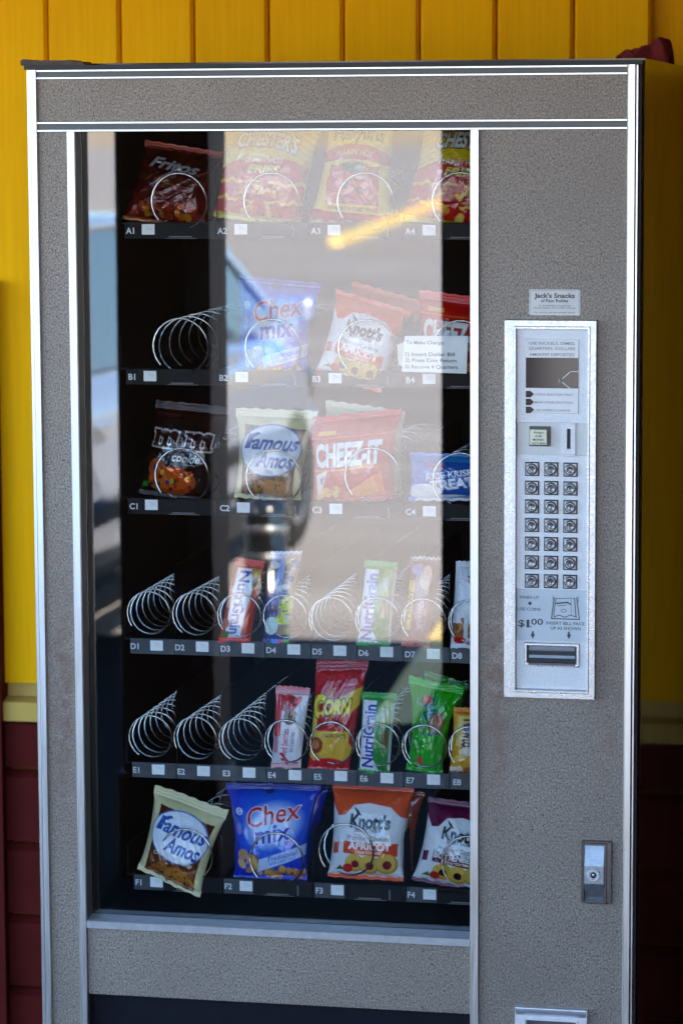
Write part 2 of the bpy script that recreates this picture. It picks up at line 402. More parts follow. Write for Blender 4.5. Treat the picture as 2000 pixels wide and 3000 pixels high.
#SPLIT
# ================================================================== the setting
def struct(mb, name, m, **k): return tag(mb.build(name, m, **k), kind='structure')
struct(MB().quad((-400, 1.2, -.12), (400, 1.2, -.12), (400, -900, -.12), (-400, -900, -.12)), 'parking_lot', M_asph)
struct(MB().quad((-60, 1.2, -.116), (60, 1.2, -.116), (60, -5.80, -.116), (-60, -5.80, -.116)), 'asphalt_shade_sheet', M_shade)  # added sheet painting the shaded ground near-black, up to the shadow's edge
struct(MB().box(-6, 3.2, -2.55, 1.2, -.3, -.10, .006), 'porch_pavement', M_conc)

hm = MB(); hv = []; nxh, nyh = 90, 14  # added hills: block the low sky and bounce warm light onto the machine
for j in range(nyh):
    for i in range(nxh):
        x = -700+1400*i/(nxh-1); d = j/(nyh-1)
        hgt = (26+9*math.sin(x*.013+.6)+5*math.sin(x*.041))*math.sin(min(1, d*1.35)*math.pi/2)**1.3*(1 if d < .75 else 1-(d-.75)*1.2)
        hv.append((x, -420-300*d, -.3+hgt*2+random.uniform(-.4, .4)*d))
hm.add(hv, [(j*nxh+i, j*nxh+i+1, (j+1)*nxh+i+1, (j+1)*nxh+i) for j in range(nyh-1) for i in range(nxh-1)])
tag(hm.build('added_hills', mottled('added_hill_grass', (.33, .275, .20), (.27, .225, .165), .05, .95, detail=8), smooth=True), kind='structure')

# timber wall behind the machine
WY = .86
wall = tag(empty('timber_wall', (.3, WY, -.1)), 'yellow board wall with maroon lower boards behind the machine', 'wall')
MB().box(-4.2, 2.3, WY+.03, WY+.12, -.1, 3.2).build('backing_board', M_yel, wall)
pl = None
for k in range(-12, 8):
    x0 = -.2264+.1431*k
    if pl is None:
        c = .008; h = .1431-.003
        pl = MB().prism([(x0, WY+c), (x0+c*.7, WY), (x0+h-c*.7, WY), (x0+h, WY+c), (x0+h, WY+.028), (x0, WY+.028)], 'z', .636, 3.1).build('plank', M_yel, wall); px0 = x0
    else: copy_part(pl, wall, (x0-px0, random.uniform(-.0008, .0008), 0))
xl, xr = -.334, 1.62
mo = MB().prism([(WY+.02, .636), (WY+.016, .608), (WY-.016, .600), (WY-.016, .563), (WY+.02, .563)], 'x', xl, xr)
mo.build('moulding', M_yel2, wall)
lap = None
tops = [.5605]+[.4632-.1459*i for i in range(5)]
for i, zt in enumerate(tops):
    zb = (tops[i+1]+.006) if i+1 < len(tops) else -.1
    if i == 0:
        MB().prism([(WY+.012, zt), (WY-.006, zt-.004), (WY-.006, zb), (WY+.012, zb)], 'x', xl, xr).build('lap_board', M_red, wall)
    else:
        b = MB().prism([(WY+.012, zt), (WY-.006, zt-.015), (WY-.006, zb), (WY+.012, zb)], 'x', xl, xr).build('lap_board', M_red, wall)
MB().prism([(-.52, WY-.03), (-.334, WY-.03), (-.334, WY+.03), (-.52, WY+.03)], 'z', -.1, 1.42).build('door_post', M_red, wall)
MB().box(-4.2, -.53, WY-.004, WY+.03, -.1, .62).build('lower_panelling', M_red, wall)

# porch: unseen roof and return wall that shape the light, posts seen in the glass
MB().box(1.27, 1.43, -1.5, 1.0, -.1, 2.358).build('unseen_return_wall', M_red)  # unseen wall, set close and long to darken the right side
tag(bpy.data.objects['unseen_return_wall'], 'unseen dark maroon return wall shading the right end of the porch', 'wall')
roof = tag(empty('unseen_porch_roof', (0, 0, 2.36)), 'unseen flat ochre porch ceiling over the machine', 'roof')  # low ceiling, ochre paint and deep fascia tune light on the machine front
MB().box(-1.9, 4, -2.53, 1.0, 2.36, 2.50).build('unseen_roof_slab', M_ceil, roof)
MB().box(-1.9, 4, -2.60, -2.532, 2.24, 2.80).build('unseen_fascia', M_post, roof)
for k in range(5): MB().box(-1.8+1.3*k, -1.72+1.3*k, -2.52, .82, 2.27, 2.358).build('unseen_rafter', M_ceil, roof)
pp = tag(empty('porch_post', (-.388, -2.285, -.10)), 'square dark maroon porch post, left of the two', 'post', 'porch posts')
MB().box(-.503, -.272, -2.37, -2.20, .16, 2.36, .006).build('shaft', M_post, pp)
MB().box(-.515, -.260, -2.382, -2.188, -.10, .16, .008).build('plinth', M_post, pp)
p2 = copy_thing(pp, (.785, 0, 0), 'square dark maroon porch post, right of the two')

# yellow stripe and far kerb on the lot
def lotline(pts, w, name, label, z=-.111, h=0):
    mb = MB(); q = [Vector((x, y, z)) for x, y in pts]
    for a, b in zip(q[:-1], q[1:]):
        d = (b-a).normalized(); nn = Vector((-d.y, d.x, 0))*w/2
        if h: mb.prism([tuple((a+nn)[:2]), tuple((b+nn)[:2]), tuple((b-nn)[:2]), tuple((a-nn)[:2])], 'z', -.13, z+h)
        else: mb.quad(a+nn, b+nn, b-nn, a-nn)
    return mb.build(name, M_line)
tag(lotline([(-.24, -4.3), (-.40, -6.9)], .14, 'parking_stripe', ''), kind='structure')
tag(lotline([(-8.7, -44.0), (-12.6, -78)], .22, 'kerb', '', h=.13), 'long yellow painted kerb across the lot', 'kerb')
tag(lotline([(-8.6, -43.6), (30, -43.0)], .12, 'edge_line', ''), kind='structure')

# parked saloon car, seen only in the glass
bo = tag(empty('standin', (-.965, -5.74, -.116)), 'short black glossy added post standing in for a dark mirrored shape', 'standin')  # added stand-in for an unidentified dark shape mirrored in the glass
MB().lathe((-.965, -5.74, -.116), (0, 0, 1), [(.10, 0), (.10, .012), (.080, .02), (.078, .47), (.070, .505), (.045, .525), (.004, .53)], 28).build('standin_post', mat('standin_black_gloss', (.008, .008, .009), .12, 0, .8, .6), bo, True)
for z_ in (.30, .40): MB().lathe((-.965, -5.74, -.116+z_), (0, 0, 1), [(.079, 0), (.0802, .003), (.0802, .027), (.079, .03)], 28).build('standin_glint_band', M_alu, bo, True)  # bands added for the bright glints on that shape
def car():
    root = tag(empty('parked_car', (0, 0, 0)), 'long shiny silver estate car parked beside the porch', 'car')
    def loft(secs, nm, m, n=20, p=3.2):
        mb = MB(); vs = []
        for x, hw, z0, z1 in secs:
            for k in range(n):
                t_ = 2*math.pi*k/n; c, s_ = math.cos(t_), math.sin(t_)
                vs.append((x, hw*math.copysign(abs(c)**(2/p), c), (z0+z1)/2+(z1-z0)/2*math.copysign(abs(s_)**(2/p), s_)))
        L = len(secs); fs = [(i*n+k, i*n+(k+1) % n, (i+1)*n+(k+1) % n, (i+1)*n+k) for i in range(L-1) for k in range(n)]
        fs += [tuple(range(n))[::-1], tuple((L-1)*n+k for k in range(n))]
        mb.add(vs, fs); o = mb.build(nm, m, root, True)
        md = o.modifiers.new('s', 'SUBSURF'); md.levels = md.render_levels = 2; return o
    loft([(-3.62, .70, .42, .80), (-3.55, .82, .34, .98), (-3.2, .87, .28, 1.04), (-2.0, .90, .22, 1.04), (0, .91, .21, 1.03), (1.2, .90, .21, 1.02), (1.75, .88, .23, .97), (2.08, .82, .26, .84), (2.24, .66, .34, .68)], 'body', M_silver, p=4.2)
    def taper(pts, ya, yb):
        """side outline pushed from one flank to the other, leaning in towards the roof"""
        lean = lambda y, z: math.copysign(abs(y)-.34*max(0, z-.97), y); n = len(pts); mb = MB()
        vs = [(x, lean(ya, z), z) for x, z in pts]+[(x, lean(yb, z), z) for x, z in pts]
        return mb.add(vs, [tuple(range(n))[::-1], tuple(range(n, 2*n))]+[(i, (i+1) % n, n+(i+1) % n, n+i) for i in range(n)])
    taper([(-3.35, 1.0), (-3.05, 1.40), (-1.6, 1.48), (.55, 1.46), (.95, 1.38), (1.75, .95)], -.76, .76).build('glasshouse', M_glassd, root)
    rf = MB(); rv = []; rx = [(-3.12, 1.35), (-2.9, 1.425), (-2.3, 1.475), (-1.6, 1.50), (-.5, 1.505), (.5, 1.485), (1.0, 1.40)]
    for x, z in rx:
        for k in range(9):
            y = -.60+.15*k; rv.append((x, y, z-.05*(abs(y)/.6)**3))
    rf.add(rv, [(i*9+k, i*9+k+1, i*9+k+10, i*9+k+9) for i in range(len(rx)-1) for k in range(8)])
    rfo = rf.build('roof', M_silver, root, True); md = rfo.modifiers.new('t', 'SOLIDIFY'); md.thickness = .03; md.offset = 1
    for sy in (-1, 1):
        y0, y1 = sy*.70, sy*.775
        for a, b, c, d in (((-3.38, .97), (-3.1, .97), (-2.9, 1.42), (-3.1, 1.38)), ((-2.02, .97), (-1.90, .97), (-1.86, 1.46), (-1.96, 1.46)), ((-.42, .97), (-.32, .97), (-.30, 1.47), (-.38, 1.47)), ((.92, 1.38), (1.02, 1.38), (1.80, .96), (1.68, .96))):
            taper([a, b, c, d], y0, y1).build('pillar', M_silver, root)
        y0, y1 = sorted((sy*.89, sy*.935))
        MB().box(-2.1, 1.05, y0, y1, .50, .56, .01).build('door_moulding', M_tyre, root)
        MB().box(-2.2, 1.0, *sorted((sy*.80, sy*.895)), .19, .27, .01).build('door_sill', M_tyre, root)
        for hx in (-1.75, -.15):
            MB().box(hx-.1, hx+.1, *sorted((sy*.90, sy*.945)), .82, .85, .008).build('door_handle', M_silver, root)
        MB().box(1.12, 1.26, *sorted((sy*.84, sy*1.02)), 1.0, 1.12, .03).build('wing_mirror', M_silver, root)
        for wx in (-2.66, 1.42):
            w = empty('wheel', (wx, sy*.80, .31), root)
            MB().lathe((wx, sy*.68, .31), (0, sy, 0), [(.20, 0), (.29, 0), (.315, .03), (.315, .17), (.29, .215), (.20, .21)], 28).build('tyre', M_tyre, w, True)
            MB().lathe((wx, sy*.69, .31), (0, sy, 0), [(.205, .10), (.205, .208), (.18, .202), (.15, .18), (.07, .19), (.05, .202), (0.004, .202)], 28).build('rim', M_alu, w, True)
        MB().box(-3.64, -3.45, *sorted((sy*.60, sy*.82)), .74, .94, .02).build('tail_lamp', M_redl, root)
        MB().box(2.02, 2.19, *sorted((sy*.50, sy*.80)), .60, .74, .02).build('headlight', M_chrome, root)
    MB().box(2.16, 2.32, -.80, .80, .36, .56, .05).build('bumper', M_silver, root)
    MB().box(-3.70, -3.55, -.78, .78, .40, .58, .04).build('bumper', M_silver, root)
    MB().box(-3.72, -3.69, -.26, .26, .60, .71, .004).build('number_plate', M_paper, root)
    return root
cr = car()
cr.location = (-2.30, -6.85, -.116); cr.rotation_euler.z = R(-90)

# ================================================================== the vending machine
vm = tag(empty('vending_machine', (.495, .40, -.1)), 'grey fleck-fronted glass snack vending machine with keypad against the yellow wall', 'vending machine')
# cabinet shell, open inside
W0, W1, ZT = .002, .991, 1.80
c = MB(); c.box(W0, .075, .062, .80, -.06, 1.811); c.box(W0, .075, .03, .062, -.06, ZT); c.box(.765, W1, .062, .80, -.06, 1.811); c.box(.075, .765, .062, .80, 1.725, 1.811); c.box(.075, .765, .03, .062, 1.725, ZT); c.box(.075, .765, .70, .80, .05, 1.725); c.box(.075, .765, .045, .70, .05, .385)
c.box(.765, .985, .02, .062, -.06, ZT-.002)
c.build('cabinet', M_cab, vm)
for fx_ in (.06, .93):
    for fy_ in (.08, .74): MB().lathe((fx_, fy_, -.1), (0, 0, 1), [(.028, 0), (.028, .012), (.012, .016), (.012, .045)], 14).build('levelling_foot', M_black, vm)
g = MB(); g.box(.9855, .9905, .016, .062, -.06, 1.802); g.box(-.003, .994, -.001, .035, 1.8005, 1.807); g.build('door_gasket', M_black, vm)
i = MB(); i.box(.0755, .079, .045, .70, .386, 1.724); i.box(.756, .764, .045, .70, .386, 1.724); i.box(.0795, .7555, .69, .699, .386, 1.724); i.box(.0795, .7555, .06, .69, 1.717, 1.7235); i.box(.0795, .7555, .04, .69, .386, .392)
i.build('inner_lining', M_inner, vm)
# door panels
panels = ((.0175, .9700, 1.7168, 1.7850), (.0175, .0660, -.06, 1.7010), (.7380, .9700, -.06, 1.7010), (.0800, .7240, .2731, .3870))
for x0, x1, z0, z1 in panels: MB().box(x0, x1, .007, .0195, z0, z1).build('door_panel', M_speck, vm)
# aluminium trim
def vrail(x0, x1, g0, z0, z1, name):
    """upright extrusion with one fine groove at g0"""
    e = .0006
    pts = [(x0, .018), (x0, .0022), (x0+.001, .001), (g0-e, .001), (g0-e, .004), (g0+e, .004), (g0+e, -.0004), (x1-.0012, -.0004), (x1, .0008), (x1, .018)]
    return MB().prism(pts, 'z', z0, z1).build(name, M_alu, vm)
vrail(0, .0172, .0062, -.06, 1.8000, 'edge_rail')
vrail(.9705, .9830, .9728, -.06, 1.8000, 'edge_rail')
MB().box(.9842, .9872, .001, .016, -.06, 1.8, .0006).build('edge_bead', M_alu, vm)
MB().box(.9830, .9842, .006, .016, -.06, 1.8).build('rail_shadow_gap', M_black, vm)
for z0, z1 in ((1.7850, 1.8000), (1.7010, 1.7168)):
    MB().box(.0174, .9704, .004, .0185, z0+.0035, z1-.0035).build('band_insert', M_char, vm)
    MB().box(.0174, .9704, 0, .018, z1-.0034, z1, .0005).build('band_bead', M_alu, vm)
    MB().box(.0174, .9704, 0, .018, z0, z0+.0034, .0005).build('band_bead', M_alu, vm)
def wrail(x0, x1): 
    return MB().prism([(x0, .02), (x0, .0008), (x0+.0008, 0), (x0+.0026, 0), (x0+.0026, .0012), (x0+.0032, .0012), (x0+.0032, -.0006), (x1-.0008, -.0006), (x1, .0002), (x1, .003), (x1-.002, .02)], 'z', -.06, 1.7008).build('window_rail', M_alu, vm)
MB().box(.0755, .0794, .0032, .0365, .398, 1.7008).build('window_return', mottled('dark_reflection', (.045, .036, .028), (.035, .028, .022), 30, .45, spec=.2), vm)  # aluminium return; the dark it mirrors is put into its brown colour
wrail(.0660, .0796); wrail(.7240, .7378)
MB().prism([(0, .3872), (0, .3990), (.002, .4004), (.037, .4026), (.037, .398), (.019, .396), (.019, .3872)], 'x', .0798, .7238).build('window_sill_rail', mottled('dull_aluminium', (.40, .40, .40), (.32, .32, .32), 60, .5, .85), vm)
MB().box(.0798, .7238, .019, .042, 1.7005, 1.7110).build('window_head', M_black, vm)
MB().box(.0785, .7255, .0372, .0402, .3995, 1.7055).build('glass_pane', M_glass, vm)
# delivery flap with its raised word
fl = MB(); fl.box(.0800, .7238, .030, .036, .055, .2725); flo = fl.build('delivery_flap', M_flap, vm)
lt = MB(); letters(lt, 'PUSH', 641, 2372, .050, .0290, width=.155, bold=.02)
for d in (.0004,): lt.build('raised_word', M_flap, flo)
c = MB(); c.box(.0797, .0803, .008, .045, 0, .2728); c.build('flap_jamb', M_black, vm)
# hinge plate on the top left corner
h = MB(); h.prism([(-.0075, 1.8072), (-.0082, 1.8150), (-.004, 1.8175), (.012, 1.8160), (.020, 1.8142), (.030, 1.8155), (.055, 1.8148), (.078, 1.8152), (.080, 1.8128), (.094, 1.8128), (.099, 1.8072)], 'y', -.003, .05)
h.build('hinge_plate', M_hinge, vm)

# keypad column
kp = MB()
X0, X1, Z0, Z1 = .7786, .9257, .8000, 1.4040; x0, x1, z0, z1 = .7985, .9105, .8145, 1.3890
def frame(mb, o, i_, yo, yi, yb):
    """picture-frame moulding: outer edge at yb, crest at yo, inner lip at yi"""
    (a, b, c_, d), (e, f, g_, h_) = o, i_; s = .005
    rings = [[(a, yb, c_), (b, yb, c_), (b, yb, d), (a, yb, d)], [(a+.0012, yo, c_+.0012), (b-.0012, yo, c_+.0012), (b-.0012, yo, d-.0012), (a+.0012, yo, d-.0012)],
             [(e-s, yo, g_-s), (f+s, yo, g_-s), (f+s, yo, h_+s), (e-s, yo, h_+s)], [(e-s*.8, yo-.0014, g_-s*.8), (f+s*.8, yo-.0014, g_-s*.8), (f+s*.8, yo-.0014, h_+s*.8), (e-s*.8, yo-.0014, h_+s*.8)],
             [(e-s*.2, yo-.0014, g_-s*.2), (f+s*.2, yo-.0014, g_-s*.2), (f+s*.2, yo-.0014, h_+s*.2), (e-s*.2, yo-.0014, h_+s*.2)], [(e, yi, g_), (f, yi, g_), (f, yi, h_), (e, yi, h_)]]
    vs = [p for r_ in rings for p in r_]
    mb.add(vs, [(4*k+j, 4*k+(j+1) % 4, 4*k+4+(j+1) % 4, 4*k+4+j) for k in range(len(rings)-1) for j in range(4)])
frame(kp, (X0, X1, Z0, Z1), (x0, x1, z0, z1), -.006, .0055, .007)
panel = kp.build('keypad_surround', M_chrome, vm)
MB().box(x0, x1, .0045, .0068, z0, z1).build('face_plate', M_plate, panel)
YP = .0044
# display block
db = MB(); db.box(.8119, .8958, .0025, .0050, 1.2564, 1.3735, .0006); db.build('display_card', M_white, panel)
MB().box(.8124, .8953, .0018, .0030, 1.2960, 1.3440, .0003).build('display_window', M_dark, panel)
k = MB()
for tx, v_, w_ in (('USE NICKELS, DIMES,', 788, .0725), ('QUARTERS, DOLLARS', 800, .0735), ('AMOUNT DEPOSITED', 814, .0715)): letters(k, tx, 1267, v_, .0047, .0022, w_, .012)
k.build('display_lettering', M_greyink, panel)
k = MB()
for tx, v_, w_ in (('CHECK SELECTION PRICE', 906, .060), ('MAKE OTHER SELECTION', 924, .060), ('USE CORRECT CHANGE', 942, .055)): letters(k, tx, 1271 if w_ > .056 else 1269, v_, .0034, .0022, w_, .005)
k.build('display_small_lettering', M_greyink, panel)
k = MB()
for v_ in (905, 923, 941): flat(k, [(1207, v_-7.5), (1218, v_-7.5), (1226, v_), (1218, v_+7.5), (1207, v_+7.5)], .0020)
k.build('indicator_window', M_dark, panel)
k = MB(); stroke(k, [(1326, 853), (1310, 853), (1286, 874), (1310, 893)], .0011, .0014); stroke(k, [(1283, 871), (1290, 877)], .0010, .0014); stroke(k, [(1290, 870), (1283, 877)], .0010, .0014)
k.build('window_arrow', M_white, panel)
# coin row
MB().box(.7988, .9102, .0022, .0048, 1.1905, 1.2413, .0004).build('coin_plate', M_cream, panel)
a = at(1214, 981, -.006); b = at(1258, 1026, -.006)
MB().box(a.x, b.x+.003, -.0008, .003, b.z, a.z+.001, .0008).build('return_button_housing', mottled('olive_black', (.035, .034, .028), (.03, .03, .025), 60, .4), panel)
rb = MB().box(a.x+.002, b.x-.0015, -.0075, .0, b.z+.0025, a.z-.0035, .0012).build('return_button', M_green, panel)
k = MB()
for q, tx in enumerate(('PUSH', 'FOR', 'MONEY', 'RETURN')): letters(k, tx, 1236.5, 993.5+q*8.2, .0036, -.0078, (.0145, .0105, .0185, .0205)[q], .012)
k.build('return_lettering', M_ink, panel)
a = at(1288, 971, .002); b = at(1321, 1043, .002); sx0, sx1 = .8783, .8842
ck = MB()
ck.box(a.x, sx0, -.0004, .002, b.z, a.z).box(sx1, b.x, -.0004, .002, b.z, a.z).box(sx0, sx1, -.0004, .002, a.z-.009, a.z).box(sx0, sx1, -.0004, .002, b.z, b.z+.0085)
ck.build('coin_slot_plate', M_plate, panel)
MB().box(sx0, sx1, .0016, .0021, b.z+.008, a.z-.008).build('coin_slot', M_black, panel)
MB().box(a.x, b.x, -.001, .003, b.z-.003, b.z-.0003, .0003).build('slot_lip', M_white, panel)
# 21 clear push buttons
keys = 'ABCDEF123456789*0#GHJ'
first = None
for row in range(7):
    for co_ in range(3):
        cx, cz = .8228+.0305*co_, 1.1672-.02982*row
        if first is None:
            b = MB(); hw = .0112
            b.mat(1).box(cx-hw, cx+hw, .0020, .0046, cz-hw, cz+hw, .0004)
            b.mat(2).box(cx-hw+.0017, cx+hw-.0017, .0012, .0022, cz-hw+.0017, cz+hw-.0017, .0003)
            b.mat(0).lathe((cx, .0015, cz), (0, -1, 0), [(.0094, 0), (.0090, .0030), (.0080, .0046), (.0062, .0053), (.0052, .0046), (.0030, .0042), (.0005, .0041)], 18)
            first = b.build('push_button', [M_btn, M_black, mottled('button_bed', (.34, .34, .34), (.2, .2, .2), 300, .3, .4)], panel, origin=(cx, .0046, cz)); bt = first; fx, fz = cx, cz
            for p in first.data.polygons: p.use_smooth = p.material_index == 0
        else: bt = copy_part(first, panel, (cx-fx, 0, cz-fz))
for q, ch in enumerate(keys):
    k = MB(); co, tri = glyphs(ch, .03); cx, cz = .8228+.0305*(q % 3), 1.1672-.02982*(q//3)
    k.add([(cx+a_*.0066, -.0029, cz+b_*.0066) for a_, b_ in co], [tuple(t_) for t_ in tri])
    k.build('button_character', M_ink, panel)
# lower instruction plate
MB().box(.7988, .9102, .0024, .0048, .8925, .9745, .0004).build('instruction_plate', M_pale, panel)
YT = .0022; k = MB()
letters(k, 'WHEN LIT', 1215, 1372, .0050, YT, .032, .012); letters(k, 'USE COINS', 1215, 1399, .0050, YT, .036, .012)
letters(k, '$', 1197, 1431, .0112, YT, .0100, .02); letters(k, '1', 1212, 1432, .0125, YT, .0046, .03); letters(k, '00', 1233, 1428, .0100, YT, .0190, .012); flat(k, [(1217, 1438), (1220, 1438), (1220, 1441), (1217, 1441)], YT)
letters(k, 'INSERT BILL FACE', 1298, 1432, .0050, YT, .061, .012); letters(k, 'UP AS SHOWN', 1298.5, 1443.5, .0050, YT, .048, .012)
for u_, v_ in ((1223, 1459), (1306, 1460)): flat(k, [(u_-1.8, v_-9), (u_+1.8, v_-9), (u_+2.5, v_-2), (u_+5, v_-2), (u_, v_+9), (u_-5, v_-2), (u_-2.5, v_-2)], YT)
flat(k, [(1216.5+4*math.cos(t_), 1386+4*math.sin(t_)) for t_ in np.linspace(0, 6.28, 13)[:-1]], YT)
stroke(k, [(1272, 1373), (1266, 1421), (1330, 1423), (1324, 1373)], .0016, YT); stroke(k, [(1269, 1368), (1271, 1382)], .0007, YT); stroke(k, [(1328, 1370), (1327, 1384)], .0007, YT)
stroke(k, [(1276, 1374), (1271, 1415)], .0013, YT); stroke(k, [(1319, 1376), (1322, 1416)], .0015, YT); stroke(k, [(1278, 1386), (1302, 1384), (1310, 1388)], .0022, YT); stroke(k, [(1280, 1392), (1300, 1390)], .0009, YT)
stroke(k, [(1311, 1376), (1311, 1412)], .0006, YT); stroke(k, [(1276, 1375), (1320, 1374)], .0009, YT); stroke(k, [(1272, 1417), (1284, 1413), (1296, 1418), (1310, 1413), (1324, 1418)], .0013, YT)
k2 = [(1294+6*math.cos(t_), 1403+3.5*math.sin(t_)) for t_ in np.linspace(0, 6.28, 11)]; stroke(k, k2, .0008, YT)
k.build('instruction_lettering', M_ink, panel)
# bill acceptor mouth
ac = MB(); X, Z = (.8110, .8983), (.8500, .8862)
frame(ac, (X[0], X[1], Z[0], Z[1]), (X[0]+.005, X[1]-.004, Z[0]+.007, Z[1]-.002), .0012, .0045, .0046)
acc = ac.build('bill_acceptor', M_chrome, panel)
m_ = MB(); m_.box(X[0]+.004, X[1]-.003, .0040, .0045, Z[0]+.005, Z[1]-.001); m_.build('mouth', M_black, panel)
MB().prism([(.0040, .8835), (-.0035, .8790), (.0002, .8765), (.0040, .8765)], 'x', X[0]+.008, X[1]-.006).build('mouth_lip', M_plate, panel)
MB().prism([(.0040, .8690), (-.0022, .8655), (.0040, .8640)], 'x', X[0]+.008, X[1]-.006).build('mouth_tongue', M_pale, panel)
MB().box(X[0]+.007, X[1]-.005, -.0015, .004, .8535, .8575, .0005).build('mouth_tray', mottled('dull_steel', (.10, .10, .12), (.07, .07, .08), 40, .3, .7), panel)

# lock handle
lk = MB(); frame(lk, (.9045, .9535, .4680, .5705), (.9095, .9405, .4730, .5625), .0005, .006, .0072)
lock = lk.build('lock_handle', mottled('dark_chrome', (.22, .22, .23), (.16, .16, .17), 60, .25, 1), vm)
MB().prism([(.0066, .5625), (-.0030, .5300), (-.0030, .5010), (.0066, .4730), (.0069, .4730), (.0069, .5625)], 'x', .9095, .9405).build('handle_paddle', mottled('scuffed_steel', (.34, .35, .36), (.24, .25, .26), 220, .42, .8, bump=.3), lock)
MB().lathe((.9245, -.0030, .5155), (0, -1, 0), [(.0105, 0), (.0105, .0015), (.0098, .0024), (.0070, .0024), (.0064, .0010), (.0052, .0010)], 24).build('lock_ring', M_plate, lock, False)
MB().lathe((.9245, -.0038, .5155), (0, -1, 0), [(.0054, 0), (.0050, .0004), (.0046, .0004)], 18).build('lock_core', M_black, lock)
MB().lathe((.9245, -.0040, .5160), (0, -1, 0), [(.0026, 0), (.0024, .0012), (.0014, .0018), (.0002, .002)], 14).build('key_pin', M_chrome, lock, True)
# coin return cup
cu = MB(); frame(cu, (.7965, .9160, .150, .2920), (.8170, .8960, .165, .2700), -.0015, .0060, .0070)
cu.add([(.7965, .0068, .2920), (.9160, .0068, .2920), (.9125, -.0105, .2865), (.8000, -.0105, .2865)], [(0, 1, 2, 3)])
cu.add([(.8000, -.0105, .2865), (.9125, -.0105, .2865), (.9125, -.0020, .2790), (.8000, -.0020, .2790)], [(0, 1, 2, 3)])
cup = cu.build('coin_return_cup', mottled('cup_chrome', (.80, .80, .82), (.66, .66, .68), 60, .42, .85), vm)
MB().box(.817, .896, .0052, .0058, .165, .270).build('cup_flap', mottled('cup_flap_grey', (.10, .09, .10), (.08, .075, .08), 30, .3), cup)
# operator's sticker
sk = MB().prism([(.8167, 1.4130), (.8190, 1.4107), (.8960, 1.4107), (.8978, 1.4125), (.8978, 1.4490), (.8945, 1.4512), (.8172, 1.4512)], 'y', .0060, .0069)
stick = sk.build('operator_sticker', M_cream, vm)
k = MB()
letters(k, "Jack's Snacks", 1273, 678, .0075, .0058, .064, .028); letters(k, 'of Paso Robles', 1273, 690, .0052, .0058, .043, .02)
letters(k, 'A commitment of supplying', 1273, 701, .0028, .0058, .050); letters(k, 'Snacks Sodas The Coffee Goods', 1273, 706.5, .0028, .0058, .066); letters(k, 'For service call the number shown', 1273, 717, .0026, .0058, .064)
k.build('sticker_lettering', M_ink, stick)
k = MB()
for pts in ([(1218, 667), (1322, 667)], [(1218, 667), (1218, 720)], [(1329, 671), (1329, 720)]): stroke(k, pts, .0006, .0058)
k.build('sticker_border', M_greyink, stick)

# ------------------------------------------------------------------ shelves, coils, dividers, cards
ZL = dict(A=1.5398, B=1.2998, C=1.0848, D=.8499, E=.6398, F=.4474)      # middle of each label strip
X8 = [.1742+.0771*k for k in range(8)]; X4 = [.2334+.1545*k for k in range(4)]
YF, YL = .068, .086
def coil_mesh(r_, pitch, turns, wr, start):
    n = 22; m = 5; vs = []; fs = []; tot = int(n*turns)
    for i_ in range(tot+1):
        t_ = start-2*math.pi*i_/n; y = pitch*max(0, (i_-n*.55))/n
        c_, s_ = math.cos(t_), math.sin(t_)
        for j in range(m):
            a_ = 2*math.pi*j/m; vs.append(((r_+wr*math.cos(a_))*c_, y+wr*math.sin(a_), (r_+wr*math.cos(a_))*s_))
    for i_ in range(tot):
        for j in range(m): fs.append((i_*m+j, i_*m+(j+1) % m, (i_+1)*m+(j+1) % m, (i_+1)*m+j))
    me = bpy.data.meshes.new('coil'); me.from_pydata(vs, [], fs); me.materials.append(M_wire); me.shade_smooth(); return me
coilS = coil_mesh(.0362, .038, 12, .0016, R(232)); coilL = coil_mesh(.0455, .072, 7, .0018, R(222))
divS = None; divL = None; cardM = None
